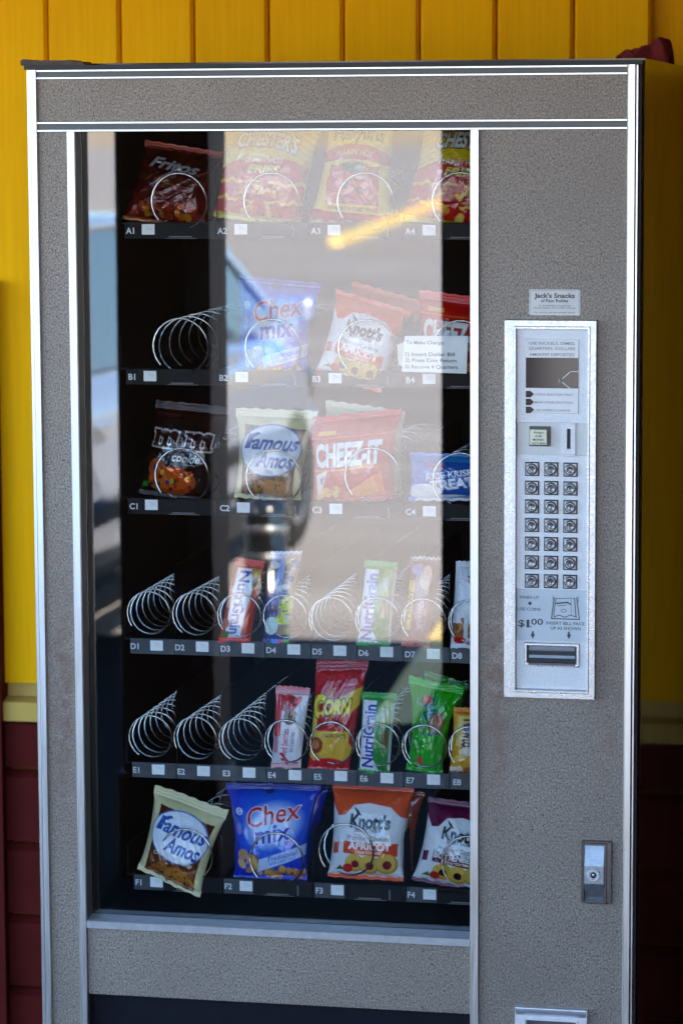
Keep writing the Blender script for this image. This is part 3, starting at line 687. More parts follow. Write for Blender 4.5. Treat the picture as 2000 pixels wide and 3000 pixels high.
for row in 'ABCDEF':
    z = ZL[row]; small = row in 'DE'; xs = X8 if small else X4
    half = .0130 if small else .0135
    zf = z+half                                             # tray floor
    s_ = MB(); s_.box(.128, .7555, YL+.004, .66, zf-.003, zf); s_.box(.126, .128, YL+.004, .66, zf-.004, zf+.05)
    sh = s_.build('shelf', M_inner, vm)
    lip = MB(); step = .0771 if small else .1545; st0 = xs[0]-(.0371 if small else .0975)
    for q in range(len(xs)):
        a_ = max(st0+step*q, .128); b_ = min(st0+step*(q+1)-.0008, .7553)
        lip.box(a_, b_, YL, YL+.0035, z-half, z+half, .0008)
    lip.build('label_strip', M_lip if small else M_lipk, sh)
    for q, cx in enumerate(xs):
        lx = .1448+.0777*q if small else .1462+.1553*q
        k = MB(); co, tri = glyphs(row+str(q+1), .022)
        k.add([(lx+a_*.0100, YL-.0006, z+b_*.0100) for a_, b_ in co], [tuple(t_) for t_ in tri]); k.build('selection_label', M_lblw, sh)
        dx = .0385 if small else .031
        pc = MB().box(lx+dx-.0108, lx+dx+.0108, YL-.0018, YL-.0004, z-.0065, z+.0105, .0005)
        if cardM is None:
            for (ax_, az_), (bx_, bz_) in (((-.004, .006), (.001, .0064)), ((.001, .0064), (-.0018, .0005)), ((.003, .0062), (.003, .002)), ((.003, .002), (.0062, .0022)), ((.0062, .0022), (.0060, .0064))):
                d_ = Vector((bx_-ax_, bz_-az_)).normalized()*.0003
                pc.mat(1).add([(lx+dx+ax_-d_.y, YL-.0020, z+az_+d_.x), (lx+dx+bx_-d_.y, YL-.0020, z+bz_+d_.x), (lx+dx+bx_+d_.y, YL-.0020, z+bz_-d_.x), (lx+dx+ax_+d_.y, YL-.0020, z+az_-d_.x)], [(0, 1, 2, 3)])
        pc = pc.build('price_card', [M_paper, M_pencil], sh) if cardM is None else None
        if pc: cardM = pc; card0 = Vector((lx+dx, 0, z)); sh0 = sh
        else:
            cc = copy_part(cardM, sh); cc.location = Vector((lx+dx, 0, z))-card0+Vector((random.uniform(-.0006, .0006), 0, random.uniform(-.0008, .0008)))
        if not small:
            e = MB(); e.box(lx+.066, lx+.104, YL-.0012, YL-.0002, z-.0105, z-.0093).box(lx+.060, lx+.112, YL-.0006, YL-.0001, z-.0128, z-.0121)  # glints on the drawer handles put in as thin grey lines
            if q in (1, 2): e.box(lx+.118, lx+.1195, YL-.0008, YL-.0001, z-.011, z+.006)
            e.build('drawer_glint', M_greyink, sh)
            if row == 'F':
                MB().box(lx-.008, lx+.043, YL-.0004, YL+.001, z-.0125, z+.0128, .0004).build('label_holder', M_lip, sh)
        o = from_mesh('coil', coilS if small else coilL, sh)
        zc = {'A': 1.588, 'B': 1.352, 'C': 1.1385, 'D': .9085, 'E': .700, 'F': .5005}[row]
        ox = {'F3': -.0365, 'F4': .015, 'C3': .010, 'D7': -.001}.get(row+str(q+1), 0)
        oz = {'F3': .020, 'C3': .006, 'F4': .008, 'D5': -.002}.get(row+str(q+1), 0)
        o.location = Vector((cx+ox, YF, zc+oz))-world(sh); o.rotation_euler.y = random.uniform(-.6, .5) if small else random.uniform(-.15, .15)
        o.rotation_euler.z = random.uniform(-.03, .03)
        xd = cx+(.0383 if small else .0568)
        if xd < .752:
            dv = divS if small else divL
            hh = .122 if small else .088
            if dv is None:
                d = MB(); y0 = YL+.010
                d.prism([(y0, zf), (y0, zf+.020), (y0-.004, zf+.028), (y0-.004, zf+hh-.012), (y0+.006, zf+hh), (.66, zf+hh), (.66, zf)], 'x', xd-.0006, xd+.0006)
                dv = d.build('divider', M_inner, sh); dv['z'] = 0
                if small: divS = dv; dS = (xd, zf)
                else: divL = dv; dL = (xd, zf)
            else:
                ref = dS if small else dL; cc = copy_part(dv, sh); cc.location = (xd-ref[0], 0, zf-ref[1])
for o in bpy.data.objects:
    if o.name.startswith('divider') and 'z' in o: del o['z']
#SPLIT
# ================================================================== the packets
WHT, BLK = (240, 240, 238), (20, 18, 20)
NX, NY = 120, 150
BX, BY = 56, 150
def bag_art(col, asp=.80, nx=NX, ny=NY): return Art(nx, ny, asp, col)
def wavy(y0, amp, k, ph=0, slope=0): return lambda x: y0+slope*(x-.5)+amp*np.sin(2*np.pi*k*x+ph)+amp*.5*np.sin(2*np.pi*k*2.3*x+ph*2)

# A1 spicy corn chips
PRINT_SHADE[0] = .42  # darkness of the top shelf put into this print
a = bag_art((150, 40, 12), .95)
a.rect(0, 0, 1, .09, (205, 70, 18)); a.grad(.09, .5, (96, 30, 10), (110, 14, 10)); a.grad(.5, 1, (120, 10, 10), (175, 40, 14))
a.band(wavy(.40, .012, 2), wavy(.47, .014, 2.4, 1), (170, 90, 20), .55)
a.text('Fritos', .47, .25, .125, (225, 220, 225), .66, rot=-.06, shear=.35, bold=.03, line=(60, 12, 10), lw=2)
a.text('Flamin', .5, .50, .06, (210, 110, 40), .4, shear=.3, bold=.0)
a.lumps(26, .12, .74, .9, .90, .045, [(235, 130, 40), (200, 70, 20), (240, 170, 60), (160, 40, 15)], 3)
a.rect(0, .955, 1, 1, (214, 140, 50))
packet('chip_bag', 'dark red chip bag with orange top edge and white script in the top left coil', 'chip bag', [(335, 320), (519, 349), (476, 530), (280, 503)], .128, .098, a, .026, (.055, .05), 1, .05, 1.6, 1)

PRINT_SHADE[0] = .62  # rest of the top shelf: shade put into the print, less strongly
def fries(seed):
    a = bag_art((236, 214, 40), .95)
    for k in range(14): a.band(lambda x, k=k: .02+.55*np.abs(x-.5)+.055*k-.2, lambda x, k=k: .032+.55*np.abs(x-.5)+.055*k-.2, (214, 176, 20), .6)
    a.poly([(.03, .50), (.25, .40), (.78, .38), (.98, .46), (1, .93), (0, .93)], (214, 22, 16))
    a.band(wavy(.60, .014, 4), wavy(.635, .014, 4), (248, 214, 60)); a.band(wavy(.77, .016, 5, 1), wavy(.80, .016, 5, 1), (248, 214, 60))
    a.ell(.5, .70, .36, .09, (196, 14, 12)); a.lumps(16, .24, .64, .80, .74, .028, [(250, 200, 50), (240, 120, 30), (250, 225, 120)], seed)
    a.text("CHESTER'S", .52, .25, .135, WHT, .66, rot=-.07, bold=.045, line=(70, 40, 40), lw=3, arch=.05)
    a.text('FLAMIN HOT', .5, .40, .052, (250, 232, 200), .46, bold=.02, line=(170, 10, 10), lw=1); a.text('FRIES', .53, .485, .075, (252, 235, 120), .36, bold=.035, shear=.2, line=(120, 10, 10), lw=2)
    a.lumps(9, .35, .84, .8, .92, .04, [(250, 190, 60), (236, 120, 30), (255, 225, 120)], seed+2)
    a.rect(0, .93, 1, 1, (226, 212, 30)); a.text('NET WT. 1 OZ', .72, .955, .022, BLK, .3, bold=0)
    return a
packet('fries_bag', 'yellow and red corn fries bag with white arched lettering beside the dark red chip bag', 'chip bag', [(512, 268), (748, 270), (690, 524), (489, 497)], .128, .098, fries(5), .030, (.05, .045), 2, .045, 1.4)
f4 = packet('fries_bag', 'yellow and red corn fries bag cut off by the window rail at the top right', 'chip bag', [(975, 268), (1196, 270), (1150, 542), (917, 506)], .128, .098, fries(9), .030, (.05, .045), 4, .045, 1.4)

a = bag_art((240, 222, 60), .80)
a.rect(.0, .0, 1, .25, (238, 220, 70)); a.text('Funyuns', .52, .16, .13, (20, 110, 40), .78, bold=.04, line=(250, 245, 190), lw=2, arch=.03)
a.band(lambda x: .34-.10*(1-(2*x-1)**2), lambda x: .44-.06*(1-(2*x-1)**2), (214, 24, 20)); a.text("FLAMIN' HOT", .5, .335, .05, (252, 230, 130), .55, bold=.02, arch=.02)
a.rect(.16, .44, .86, .80, (190, 14, 12)); a.ell(.5, .62, .37, .22, (206, 22, 16)); a.ell(.5, .46, .18, .05, (24, 130, 50))
a.lumps(20, .28, .54, .74, .74, .045, [(226, 60, 24), (170, 8, 8), (236, 90, 40)], 8)
for cx, cy in ((.42, .62), (.62, .66)): a.ell(cx, cy, .13, .085, (232, 84, 36)); a.ell(cx, cy, .07, .04, (150, 8, 8))
a.rect(.0, .86, 1, 1, (212, 20, 16)); a.rect(.17, .79, .88, .875, (244, 206, 40)); a.ell(.17, .832, .05, .043, (244, 206, 40)); a.ell(.88, .832, .04, .043, (244, 206, 40))
a.text('ONION FLAVORED RINGS', .53, .834, .035, (120, 30, 10), .62, bold=.01); a.rect(0, .97, 1, 1, (236, 226, 190))
packet('ring_snack_bag', 'yellow bag with green lettering, red middle and a yellow banner on the top shelf', 'chip bag', [(757, 268), (905, 270), (905, 528), (708, 510)], .128, .100, a, .028, (.05, .045), 3, .05, 1.2)

# blue cereal mix
PRINT_SHADE[0] = .92
def mix_bag(sd):
    a = bag_art((22, 60, 196), .98)
    a.ell(.55, .42, .55, .50, (30, 130, 235), 1, 0, .8); a.rect(0, 0, 1, .06, (24, 40, 160)); a.ell(.47, .07, .05, .03, (10, 20, 90), .7)
    a.ell(.55, .40, .40, .26, (210, 225, 245), .9, -.15, .5)
    a.text('Chex', .55, .275, .20, (206, 16, 30), .64, rot=.17, bold=.012, line=(240, 240, 248), lw=2, shear=.1)
    a.text('mix', .56, .465, .19, (26, 60, 190), .46, rot=.13, bold=.025, line=(226, 232, 248), lw=2, shear=.05)
    a.poly([(.34, .76), (.98, .60), (.98, .72), (.34, .90)], (196, 214, 244)); a.text('Traditional', .70, .71, .055, (40, 90, 210), .40, rot=.20, shear=.3, bold=.01); a.text('60% LESS FAT', .70, .765, .028, (60, 160, 220), .36, rot=.2)
    a.lumps(12, .12, .70, .36, .86, .06, [(206, 160, 96), (160, 96, 44), (224, 186, 120)], sd)
    a.lumps(26, .34, .86, .96, .94, .045, [(206, 150, 70), (150, 70, 34), (224, 180, 100), (186, 110, 50)], sd+1)
    a.ell(.13, .27, .045, .035, (220, 225, 245)); a.text('G', .13, .27, .045, (40, 60, 170), bold=.03); a.ell(.12, .44, .04, .06, (190, 170, 225), .6)
    return a
packet('snack_mix_bag', 'faded blue snack mix bag on the second shelf beside the empty wide coil', 'snack bag', [(548, 632), (738, 648), (708, 882), (540, 870)], .128, .100, mix_bag(4), .028, (.06, .05), 21, .045, 1.3)
b = packet('snack_mix_bag', 'bright blue snack mix bag with red lettering on the bottom shelf', 'snack bag', [(519, 1797), (738, 1803), (704, 2022), (537, 2022)], .120, .094, mix_bag(14), .030, (.06, .05), 22, .05, 1.5)
a = bag_art((26, 44, 170), .98); a.grad(0, 1, (28, 50, 184), (20, 34, 140)); a.rect(0, 0, 1, .07, (20, 34, 140)); a.poly([(.70, .30), (.84, .22), (.80, .55), (.72, .62)], (120, 130, 215))
packet('snack_mix_bag', 'plain dark blue bag mostly hidden behind the bright blue one on the bottom shelf', 'snack bag', [(575, 1806), (757, 1804), (728, 1985), (590, 2000)], .150, .150, a, .020, (.06, .05), 24, .05, 1.5)

# jam cookies
def jam_bag(top, band, word, jam, sd):
    a = bag_art((232, 232, 234), .86)
    a.poly([(0, 0), (1, 0), (1, .33), (.92, .30), (.78, .20), (.5, .165), (.30, .19), (.20, .29), (.10, .31), (0, .18)], top)
    a.text("Knott's", .54, .345, .135, (18, 52, 44), .54, rot=-.02, bold=.045); a.text('BERRY FARM', .52, .435, .04, (50, 64, 70), .34, bold=.02)
    a.poly([(.30, .20), (.37, .24), (.42, .29), (.36, .28)], (18, 52, 44))
    a.text('Premium Cookies', .53, .515, .06, (70, 74, 80), .58, shear=.35, bold=-.002)
    a.poly([(.20, .56), (.93, .575), (.93, .72), (.20, .69)], band); a.poly([(.05, .60), (.13, .58), (.13, .70), (.05, .72)], band)
    a.text(word, .56, .605, .075, WHT, .58 if len(word) < 9 else .70, rot=-.02, bold=.035); a.text('Shortbread', .55, .667, .042, (250, 220, 190), .38, shear=.3)
    for cx, cy, r_ in ((.36, .80, .13), (.56, .815, .14), (.79, .80, .15)):
        a.ell(cx, cy, r_, r_*.80, (196, 158, 66)); a.ell(cx-.01, cy-.012, r_*.88, r_*.68, (222, 190, 92)); a.ell(cx+.01, cy+.01, r_*.40, r_*.34, jam)
    a.ell(.27, .865, .07, .055, (206, 44, 22)); a.poly([(.10, .89), (.17, .83), (.22, .885)], (40, 120, 50))
    a.rect(0, .955, 1, 1, top)
    return a
AP = ((226, 92, 22), (222, 84, 20))
b = packet('cookie_bag', 'orange and white apricot cookie bag tilted on the second shelf left of the change note', 'cookie bag', [(772, 664), (946, 714), (874, 905), (724, 852)], .118, .096, jam_bag(*AP, 'APRICOT', (120, 30, 24), 6), .026, (.05, .04), 31, .05, 1.2)
copy_thing(b, (.012, .075, .010), 'orange and white cookie bag behind the tilted apricot one on the second shelf')
b = packet('cookie_bag', 'orange and white apricot cookie bag standing on the bottom shelf beside the bright blue bag', 'cookie bag', [(764, 1800), (951, 1809), (926, 2026), (752, 2015)], .124, .098, jam_bag(*AP, 'APRICOT', (140, 20, 40), 7), .028, (.05, .05), 32, .04, 1.2)
a = bag_art((170, 66, 18), .86); a.grad(0, 1, (176, 70, 18), (130, 84, 60))
packet('cookie_bag', 'plain brownish orange bag mostly hidden behind the upright apricot one', 'cookie bag', [(810, 1812), (976, 1820), (948, 2000), (800, 2000)], .152, .152, a, .020, (.05, .05), 34, .05, 1.2)
packet('cookie_bag', 'purple and white boysenberry cookie bag at the right end of the bottom shelf', 'cookie bag', [(985, 1830), (1160, 1856), (1128, 2058), (945, 2022)], .118, .096, jam_bag((112, 16, 74), (104, 14, 78), 'BOYSENBERRY', (54, 18, 40), 8), .027, (.06, .05), 33, .045, 1.1)

# cheese crackers
def cracker(sd):
    a = bag_art((204, 22, 20), .98)
    a.grad(0, .2, (224, 40, 24), (196, 16, 18)); a.rect(0, .24, 1, .255, (235, 110, 30)); a.rect(0, .60, .85, .615, (240, 150, 40), .8)
    a.text('CHEEZ-IT', .47, .43, .25, WHT, .80, rot=.0, bold=.05, line=(120, 10, 12), lw=2)
    a.rect(.12, .17, .33, .215, (236, 180, 30)); a.text('ORIGINAL', .62, .585, .035, (250, 210, 60), .24, bold=.01)
    a.poly([(.06, .66), (.22, .60), (.15, .80), (.09, .97)], (240, 226, 220)); a.poly([(.11, .70), (.18, .67), (.14, .78)], (120, 90, 150))
    a.poly([(.36, .92), (.88, .66), (.90, .94), (.40, .96)], (236, 120, 20)); a.poly([(.50, .84), (.78, .70), (.84, .90), (.56, .95)], (244, 150, 34))
    a.lumps(10, .08, .82, .36, .93, .04, [(240, 180, 60), (232, 140, 30), (248, 205, 110)], sd)
    return a
packet('cracker_bag', 'red cheese cracker bag behind the change note on the second shelf', 'cracker bag', [(963, 664), (1152, 690), (1140, 885), (955, 870)], .122, .100, cracker(3), .026, (.10, .05), 41, .03, 1)
packet('cracker_bag', 'red cheese cracker bag with large white letters on the third shelf', 'cracker bag', [(703, 960), (922, 938), (906, 1146), (716, 1160)], .118, .098, cracker(5), .028, (.07, .05), 42, .045, 1.2)
a = bag_art((226, 222, 190), .95)
packet('cookie_pouch', 'plain cream pouch peeping over the red cracker bag on the third shelf', 'cookie bag', [(748, 918), (930, 944), (922, 1140), (740, 1130)], .185, .172, a, .022, (.07, .05), 43, .03, 1)

# chocolate candy cookies
a = bag_art((46, 20, 12), .98)
a.rect(0, 0, 1, .1, (64, 26, 16)); a.band(lambda x: .12+0*x, lambda x: .135+0*x, (110, 40, 24), .8)
def slab_m(x0, w, y0, y1, col, g=0):
    st, gx = w*.19, g/a.asp
    legs = [x0+w*.06, x0+w*.41, x0+w*.76]
    for q, lx in enumerate(legs):
        a.rect(lx-gx, y0+.012-g, lx+st+gx, y1+g, col)
        a.rect(lx-w*.055-gx, y1-.022-g, lx+st+w*.055+gx, y1+g, col)
    a.rect(x0-w*.01-gx, y0-g, x0+w*.25+gx, y0+.026+g, col)
    a.ell(x0+w*.44, y0+.038, w*.20+gx, .040+g, col); a.ell(x0+w*.79, y0+.038, w*.18+gx, .040+g, col)
for gg, cc in ((.016, (215, 205, 200)), (0, (70, 30, 20))):
    slab_m(.06, .38, .29, .46, cc, gg); slab_m(.53, .38, .29, .46, cc, gg)
a.text('&', .475, .39, .09, (58, 24, 16), bold=.03, line=(215, 205, 200), lw=2); a.text('s', .965, .38, .075, (58, 24, 16), bold=.02, line=(215, 205, 200), lw=2)
a.text('cookies', .63, .545, .085, (220, 214, 210), .46, shear=.25, bold=.015)
a.ell(.44, .80, .34, .155, (176, 84, 24)); a.ell(.42, .78, .30, .12, (206, 108, 36)); a.ell(.2, .68, .13, .10, (190, 100, 40))
a.lumps(22, .14, .68, .74, .90, .030, [(196, 20, 20), (40, 110, 40), (40, 60, 150), (230, 170, 40), (220, 90, 20), (90, 40, 20)], 9)
a.rect(.02, .84, .12, .90, (40, 130, 50))
packet('cookie_bag', 'dark brown candy cookie bag with brown white-edged letters on the third shelf', 'cookie bag', [(360, 918), (532, 934), (486, 1158), (318, 1134)], .122, .098, a, .027, (.08, .05), 51, .04, 1.3, 1)

# cream cookie pouches
def amos(sd):
    a = bag_art((224, 214, 168), .90)
    a.poly([(.13, .17), (.93, .20), (.88, .97), (.10, .95)], (104, 52, 22)); a.ell(.51, .44, .44, .285, (92, 130, 190)); a.ell(.51, .44, .425, .27, (232, 236, 244))
    a.text('Famous', .52, .345, .16, (24, 92, 170), .78, rot=-.01, shear=.38, bold=.03); a.text('Amos', .60, .53, .165, (24, 92, 170), .56, rot=-.02, shear=.38, bold=.035)
    a.poly([(.20, .28), (.32, .24), (.36, .26), (.26, .30), (.22, .42), (.15, .43)], (24, 92, 170))
    a.text('CHOCOLATE CHIP', .50, .69, .052, (238, 226, 206), .62, rot=-.02, bold=.012, arch=.03)
    a.rect(.13, .74, .89, .95, (120, 62, 24)); a.lumps(30, .18, .78, .84, .93, .055, [(160, 96, 40), (196, 136, 66), (134, 74, 30), (176, 112, 52)], sd); a.lumps(26, .2, .77, .84, .94, .014, [(50, 24, 12)], sd+1)
    a.ell(.62, .86, .19, .10, (182, 124, 56)); a.lumps(9, .50, .80, .75, .93, .014, [(50, 24, 12)], sd+3)
    return a
packet('cookie_pouch', 'faded cream cookie pouch with blue script behind the car reflection on the third shelf', 'cookie bag', [(542, 936), (730, 944), (690, 1156), (538, 1142)], .120, .098, amos(3), .027, (.09, .05), 61, .05, 1.2)
packet('cookie_pouch', 'cream cookie pouch with blue script tipped forward at the left of the bottom shelf', 'cookie bag', [(357, 1802), (525, 1862), (458, 2064), (316, 1996)], .118, .076, amos(13), .024, (.10, .06), 62, .05, 1.4)

# puffed rice treat
a = Art(120, 90, 1.45, (28, 120, 200))
a.rect(0, 0, 1, .16, (40, 150, 220)); a.ell(.60, .58, .42, .42, (20, 96, 180)); a.rect(0, 0, .08, 1, (60, 150, 220))
a.text('RICE KRISPIES', .58, .40, .13, (232, 240, 248), .74, rot=.14, bold=.03); a.text('TREATS', .60, .60, .21, (240, 244, 250), .66, rot=.14, bold=.05)
a.ell(.20, .78, .22, .16, (228, 230, 232)); a.ell(.5, .97, .42, .12, (226, 232, 240)); a.text('original', .62, .90, .08, (40, 110, 190), .3, rot=.14, shear=.2); a.text("Kellogg's", .33, .22, .08, (206, 40, 50), .26, shear=.3)
packet('rice_treat_packet', 'small blue and white puffed rice treat packet at the right of the third shelf', 'snack bar', [(940, 1038), (1128, 1046), (1126, 1150), (938, 1150)], .108, .096, a, .018, (.06, .06), 71, .03, 1)

# bars of the fourth shelf
def bar(col, asp=.36): return Art(BX, BY, asp, col)
def nutri(edge, side, down):
    a = bar(edge); a.rect(0, .09, 1, .93, side)
    a.poly([(.18, .11), (.72, .11), (.80, .35), (.66, .93), (.18, .93)], (232, 238, 246)) if down else a.poly([(.06, .10), (.46, .10), (.46, .5), (.62, .95), (.06, .95)], (234, 236, 246))
    if down:
        a.poly([(.62, .10), (.95, .10), (.95, .32), (.80, .36)], (190, 150, 40)); a.ell(.84, .26, .08, .05, (120, 84, 24)); a.ell(.12, .76, .16, .06, (214, 130, 110)); a.ell(.22, .89, .14, .04, (70, 130, 50)); a.ell(.36, .91, .07, .03, (236, 200, 200))
        a.text('Nutri', .49, .34, .125, (26, 66, 168), 1.13, rot=-math.pi/2, bold=.03); a.text('Grain', .49, .70, .125, (26, 66, 168), 1.02, rot=-math.pi/2, bold=.03)
        a.text('STRAWBERRY', .12, .45, .05, (246, 210, 200), .7, rot=-math.pi/2)
    else:
        a.ell(.76, .25, .22, .16, (150, 170, 96)); a.ell(.74, .24, .10, .06, (190, 190, 170)); a.poly([(.46, .30), (.60, .42), (.60, .92), (.46, .80)], (30, 150, 50)); a.ell(.80, .55, .09, .12, (130, 96, 60)); a.rect(.92, .12, 1, .93, (206, 216, 210))
        a.text('Nutri', .28, .72, .135, (60, 70, 170), 1.10, rot=math.pi/2, bold=.03); a.text('Grain', .28, .33, .125, (60, 70, 170), 1.02, rot=math.pi/2, bold=.03)
    return a
RD = ((214, 24, 34), (196, 54, 40), True); GR = ((40, 166, 54), (34, 140, 56), False)
BG = 'bars in the narrow coils'
packet('cereal_bar', 'red cereal bar with blue letters leaning right on the fourth shelf', 'snack bar', [(540, 1280), (609, 1289), (574, 1477), (500, 1477)], .096, .086, nutri(*RD), .012, (.09, .06), 81, .02, .7, group=BG)
a = bar((70, 74, 130)); a.rect(0, 0, 1, .035, (225, 222, 230)); a.rect(.08, .04, .50, .62, (120, 130, 200)); a.rect(.50, .04, 1, .9, (190, 160, 140)); a.lumps(30, .1, .1, .9, .9, .05, [(50, 90, 160), (226, 220, 214), (120, 60, 30), (70, 50, 120), (210, 200, 60)], 2); a.text('Fruity', .70, .62, .16, (226, 230, 60), .9, rot=math.pi/2, bold=.05); a.ell(.30, .80, .26, .10, (214, 236, 232)); a.rect(0, .95, .3, 1, (50, 30, 130)); a.rect(.3, .95, .55, 1, (60, 150, 230)); a.rect(.55, .95, .75, 1, (200, 90, 150)); a.rect(.75, .95, 1, 1, (130, 180, 60))
packet('candy_bar', 'blue and white speckled bar with a yellow-green word on the fourth shelf', 'snack bar', [(622, 1266), (694, 1266), (662, 1479), (603, 1477)], .096, .086, a, .012, (.05, .05), 82, .02, .7, group=BG)
packet('cereal_bar', 'green topped white cereal bar standing in the fourth shelf right of the empty coil', 'snack bar', [(838, 1286), (914, 1292), (896, 1487), (817, 1483)], .096, .086, nutri(*GR), .012, (.07, .06), 83, .02, .7, group=BG)
a = bar((150, 84, 74)); a.rect(0, 0, 1, .03, (220, 205, 200)); a.rect(.06, .26, .26, .80, (222, 190, 50)); a.ell(.62, .22, .20, .13, (222, 176, 140)); a.text('CHEWY', .17, .52, .10, (150, 110, 30), .9, rot=math.pi/2, bold=.02); a.text('trail mix', .55, .62, .08, (214, 190, 200), .9, rot=math.pi/2); a.ell(.3, .14, .2, .06, (160, 140, 190)); a.rect(0, .9, 1, 1, (196, 96, 70))
packet('granola_bar', 'pinkish brown granola bar with a yellow stripe on the fourth shelf', 'snack bar', [(944, 1278), (1012, 1280), (986, 1492), (921, 1484)], .096, .086, a, .012, (.05, .05), 84, .02, .7, group=BG)
def kbar(c0, c1, sd):
    a = bar(c0); a.grad(0, .12, c0, c1); a.rect(0, .12, 1, .93, c1); a.poly([(.30, .13), (.38, .12), (1, .30), (1, .24)], (190, 20, 60)) if sd == 1 else None
    return a
a = bar((226, 228, 234)); a.poly([(.42, .17), (.50, .16), (1.0, .27), (.95, .29)], (196, 20, 60)); a.poly([(.40, .22), (.48, .21), (1.0, .32), (.92, .33)], (196, 20, 60)); a.lumps(22, .12, .66, .9, .88, .05, [(176, 110, 44), (140, 80, 30), (200, 146, 70)], 5); a.rect(.42, .62, .56, .9, (226, 228, 234)); a.ell(.3, .90, .2, .04, (196, 20, 40)); a.ell(.7, .93, .2, .03, (210, 50, 60))
packet('cereal_bar', 'white bar with red swash half hidden by the window rail on the fourth shelf', 'snack bar', [(1047, 1288), (1118, 1290), (1104, 1492), (1034, 1488)], .096, .086, a, .012, (.07, .05), 85, .02, .7, group=BG)

# bars of the fifth shelf
a = bar((224, 222, 228)); a.grad(0, .10, (226, 110, 120), (232, 190, 195)); a.rect(0, .10, .25, .60, (214, 90, 96)); a.ell(.42, .20, .30, .10, (206, 40, 52)); a.lumps(10, .25, .14, .75, .24, .05, [(206, 30, 44), (226, 80, 80), (170, 20, 30)], 3); a.ell(.52, .36, .20, .09, (134, 92, 50)); a.lumps(12, .36, .30, .68, .42, .03, [(120, 80, 40), (160, 116, 66)], 4); a.grad(.93, 1, (226, 190, 196), (220, 160, 166))
a.rect(.05, .46, .22, .80, (212, 60, 80), .6); a.text('red berries', .42, .66, .08, (206, 90, 110), .9, rot=math.pi/2); a.text('90 Calories', .66, .66, .05, (150, 150, 170), .7, rot=math.pi/2)
a.poly([(.26, .80), (.36, .79), (.62, .90), (.90, .905), (.90, .925), (.56, .92)], (196, 24, 44)); a.poly([(.30, .87), (.40, .86), (.60, .94), (.56, .95)], (196, 24, 44))
packet('cereal_bar', 'pink and white berry cereal bar on the fifth shelf beside the tall red corn packet', 'snack bar', [(634, 1574), (713, 1580), (690, 1768), (622, 1764)], .096, .086, a, .012, (.08, .05), 91, .03, .8, group=BG)
a = Art(80, BY, .50, (196, 14, 20)); a.rect(0, 0, 1, .11, (176, 20, 34)); a.poly([(.30, .35), (.36, .21), (.46, .35)], (206, 150, 50)); a.poly([(.44, .36), (1, .24), (1, .40), (.72, .52), (.44, .50)], (222, 190, 60)); a.poly([(0, .46), (.12, .40), (.20, .60), (.9, .60), (.9, .80), (0, .84)], (224, 192, 70))
a.rect(.15, .50, .86, .62, (190, 16, 22)); a.text('CORN', .46, .405, .125, (244, 220, 70), .74, bold=.06, line=BLK, lw=3); a.text('C', .16, .40, .19, (244, 220, 70), .26, bold=.06, line=BLK, lw=3); a.text('NUTS', .52, .53, .10, (206, 20, 26), .66, bold=.05, line=(30, 8, 8), lw=2)
a.rect(.30, .645, .82, .705, BLK); a.rect(.315, .652, .805, .698, (226, 190, 90)); a.text('BBQ', .56, .675, .032, BLK, .38, bold=.04)
a.ell(.5, .80, .5, .13, (222, 180, 60)); a.ell(.16, .75, .17, .075, (150, 70, 26)); a.ell(.15, .745, .09, .04, (206, 140, 70)); a.rect(0, .90, 1, 1, (196, 20, 24)); a.band(lambda x: .86+.06*(2*x-1)**2, lambda x: 1+0*x, (206, 24, 22))
packet('corn_nut_packet', 'tall red packet with yellow corn lettering on the fifth shelf', 'snack packet', [(727, 1514), (848, 1511), (800, 1778), (706, 1772)], .102, .088, a, .017, (.11, .05), 92, .02, 1, group=BG)
packet('cereal_bar', 'green topped white cereal bar on the fifth shelf right of the red corn packet', 'snack bar', [(832, 1589), (911, 1593), (894, 1782), (822, 1774)], .096, .086, nutri(*GR), .012, (.07, .06), 93, .02, .7, group=BG)
a = Art(80, BY, .48, (34, 172, 14)); a.rect(0, 0, 1, .09, (44, 186, 22)); a.text('CHEWS', .52, .36, .14, (20, 70, 130), .9, rot=-1.2, bold=.03); a.text('green apple', .30, .40, .07, (20, 120, 60), .8, rot=-1.25); a.ell(.68, .42, .19, .115, (150, 96, 60), 1, .25); a.ell(.68, .42, .15, .09, (180, 124, 84), 1, .25)
for k in range(3): a.poly([(.60+.05*k, .34), (.625+.05*k, .34), (.615+.05*k, .50), (.59+.05*k, .50)], (150, 96, 60))
a.ell(.38, .20, .12, .045, (206, 90, 80), 1, -.6); a.ell(.36, .86, .10, .04, (206, 90, 70), 1, .5); a.ell(.52, .66, .12, .07, (120, 210, 100)); a.lumps(8, .3, .55, .7, .85, .03, [(40, 160, 30), (70, 205, 50)], 4)
b = packet('candy_packet', 'bright green glossy candy packet with a brown shape on the fifth shelf', 'candy packet', [(938, 1552), (1066, 1580), (1014, 1782), (932, 1768)], .104, .088, a, .016, (.08, .05), 94, .10, 2, group=BG)
a = Art(70, 100, .48, (30, 140, 18))
packet('candy_packet', 'dark green packet leaning behind the bright green one on the fifth shelf', 'candy packet', [(975, 1538), (1076, 1572), (1046, 1740), (960, 1750)], .135, .13, a, .012, (.08, .05), 96, .08, 2, group=BG)
a = bar((226, 170, 40)); a.rect(0, 0, 1, .10, (226, 140, 20)); a.rect(.15, .12, .9, .55, (232, 206, 120)); a.text('Newtons', .60, .42, .17, (60, 40, 110), 1.45, rot=-math.pi/2, bold=.03); a.poly([(.55, .62), (1, .60), (1, .86), (.75, .80)], (110, 20, 80)); a.lumps(9, .05, .64, .7, .95, .09, [(222, 160, 50), (240, 210, 120), (170, 100, 30), (236, 226, 210)], 6); a.rect(0, .95, 1, 1, (90, 50, 20))
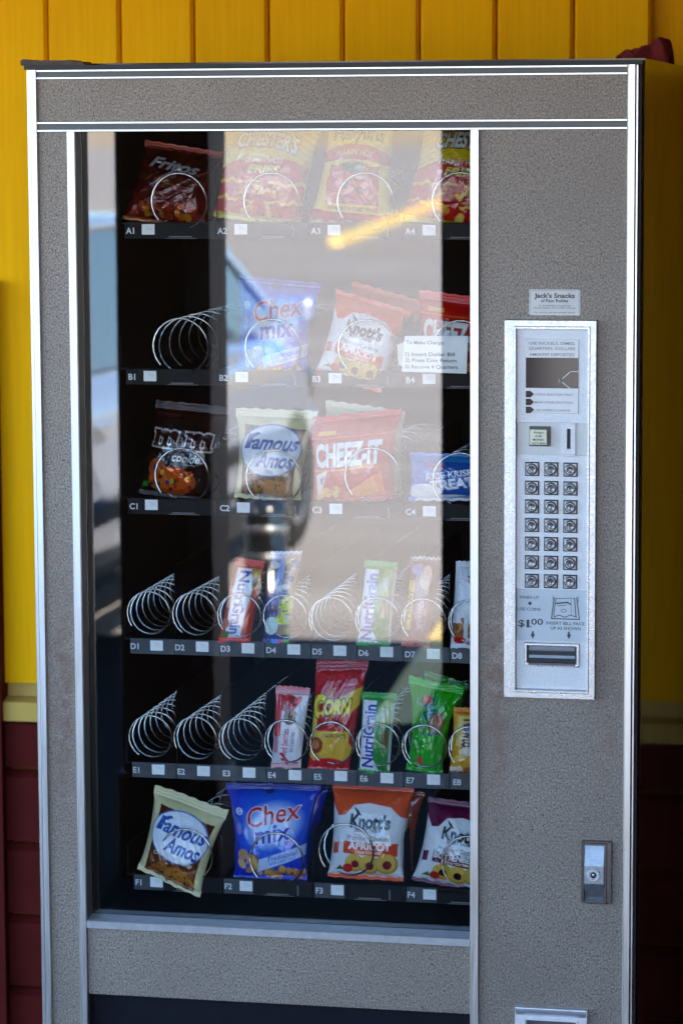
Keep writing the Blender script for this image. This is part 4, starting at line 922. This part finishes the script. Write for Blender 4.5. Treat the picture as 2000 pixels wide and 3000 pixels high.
packet('fruit_bar_packet', 'orange yellow fig bar packet cut off by the window rail on the fifth shelf', 'snack bar', [(1042, 1624), (1120, 1628), (1106, 1784), (1031, 1778)], .096, .086, a, .015, (.07, .05), 95, .03, 1, group=BG)

# ------------------------------------------------------------------ note behind the glass, rag on top
nt_ = tag(empty('paper_note', (.66, .043, 1.31)), 'white taped change note behind the glass over the red cracker bag', 'note')
q = [at(929, 771, .0425), at(1074, 771, .0425), at(1071, 858, .0425), at(922, 853, .0425)]
mb = MB(); vs = []
for f_ in (0, .0004): vs += [(p.x, .0425+f_, p.z) for p in q]
mb.add(vs, [(0, 1, 2, 3), (7, 6, 5, 4), (0, 4, 5, 1), (1, 5, 6, 2), (2, 6, 7, 3), (3, 7, 4, 0)]); mb.build('note_card', M_paper, nt_)
mb = MB(); p = [at(912, 792, .0422), at(928, 784, .0422), at(928, 843, .0422), at(914, 838, .0422)]
mb.quad(*[(a_.x, .0432, a_.z) for a_ in p]); mb.build('tape', M_cream, nt_)
k = MB()
for tx, u_, v_, w_ in (('To Make Change:', 976, 786, .062), ('1) Insert Dollar Bill', 987, 813, .080), ('2) Press Coin Return', 989, 827, .083), ('3) Receive 4 Quarters', 990, 842, .086)): letters(k, tx, u_, v_, .0060, .0420, w_, .012)
k.build('note_lettering', M_ink, nt_)

rag = bmesh.new(); bmesh.ops.create_grid(rag, x_segments=70, y_segments=50, size=.5)
c0 = at(1484, 140, .60)
prof = lambda t_: np.interp(t_, [0, .015, .06, .15, .3, .42, .55, .68, .78, .88, .95, .985, 1], [.0, .014, .021, .024, .026, .028, .034, .042, .046, .044, .036, .020, .0])
for v_ in rag.verts:
    s_, d = v_.co.x+.5, v_.co.y
    h_ = float(prof(s_))*max(0, 1-(abs(d)*2)**4)**.5
    h_ += min(1, h_/.02)*(.0016*math.sin(21*s_+9*d)+.0014*math.sin(29*d-15*s_+1)+.0008*math.sin(47*s_+33*d))
    v_.co = Vector((c0.x-.050+.096*s_+.003*math.sin(9*d+2), .60+d*.07+.004*math.sin(12*s_), 1.812+max(h_, .0005)))
me = bpy.data.meshes.new('cloth_rag'); rag.to_mesh(me); rag.free(); me.materials.append(M_rag); me.shade_smooth()
o = bpy.data.objects.new('cloth_rag', me); COL.objects.link(o); md = o.modifiers.new('thick', 'SOLIDIFY'); md.thickness = .003
tag(o, 'crumpled dark maroon cloth lying on top of the machine', 'cloth')
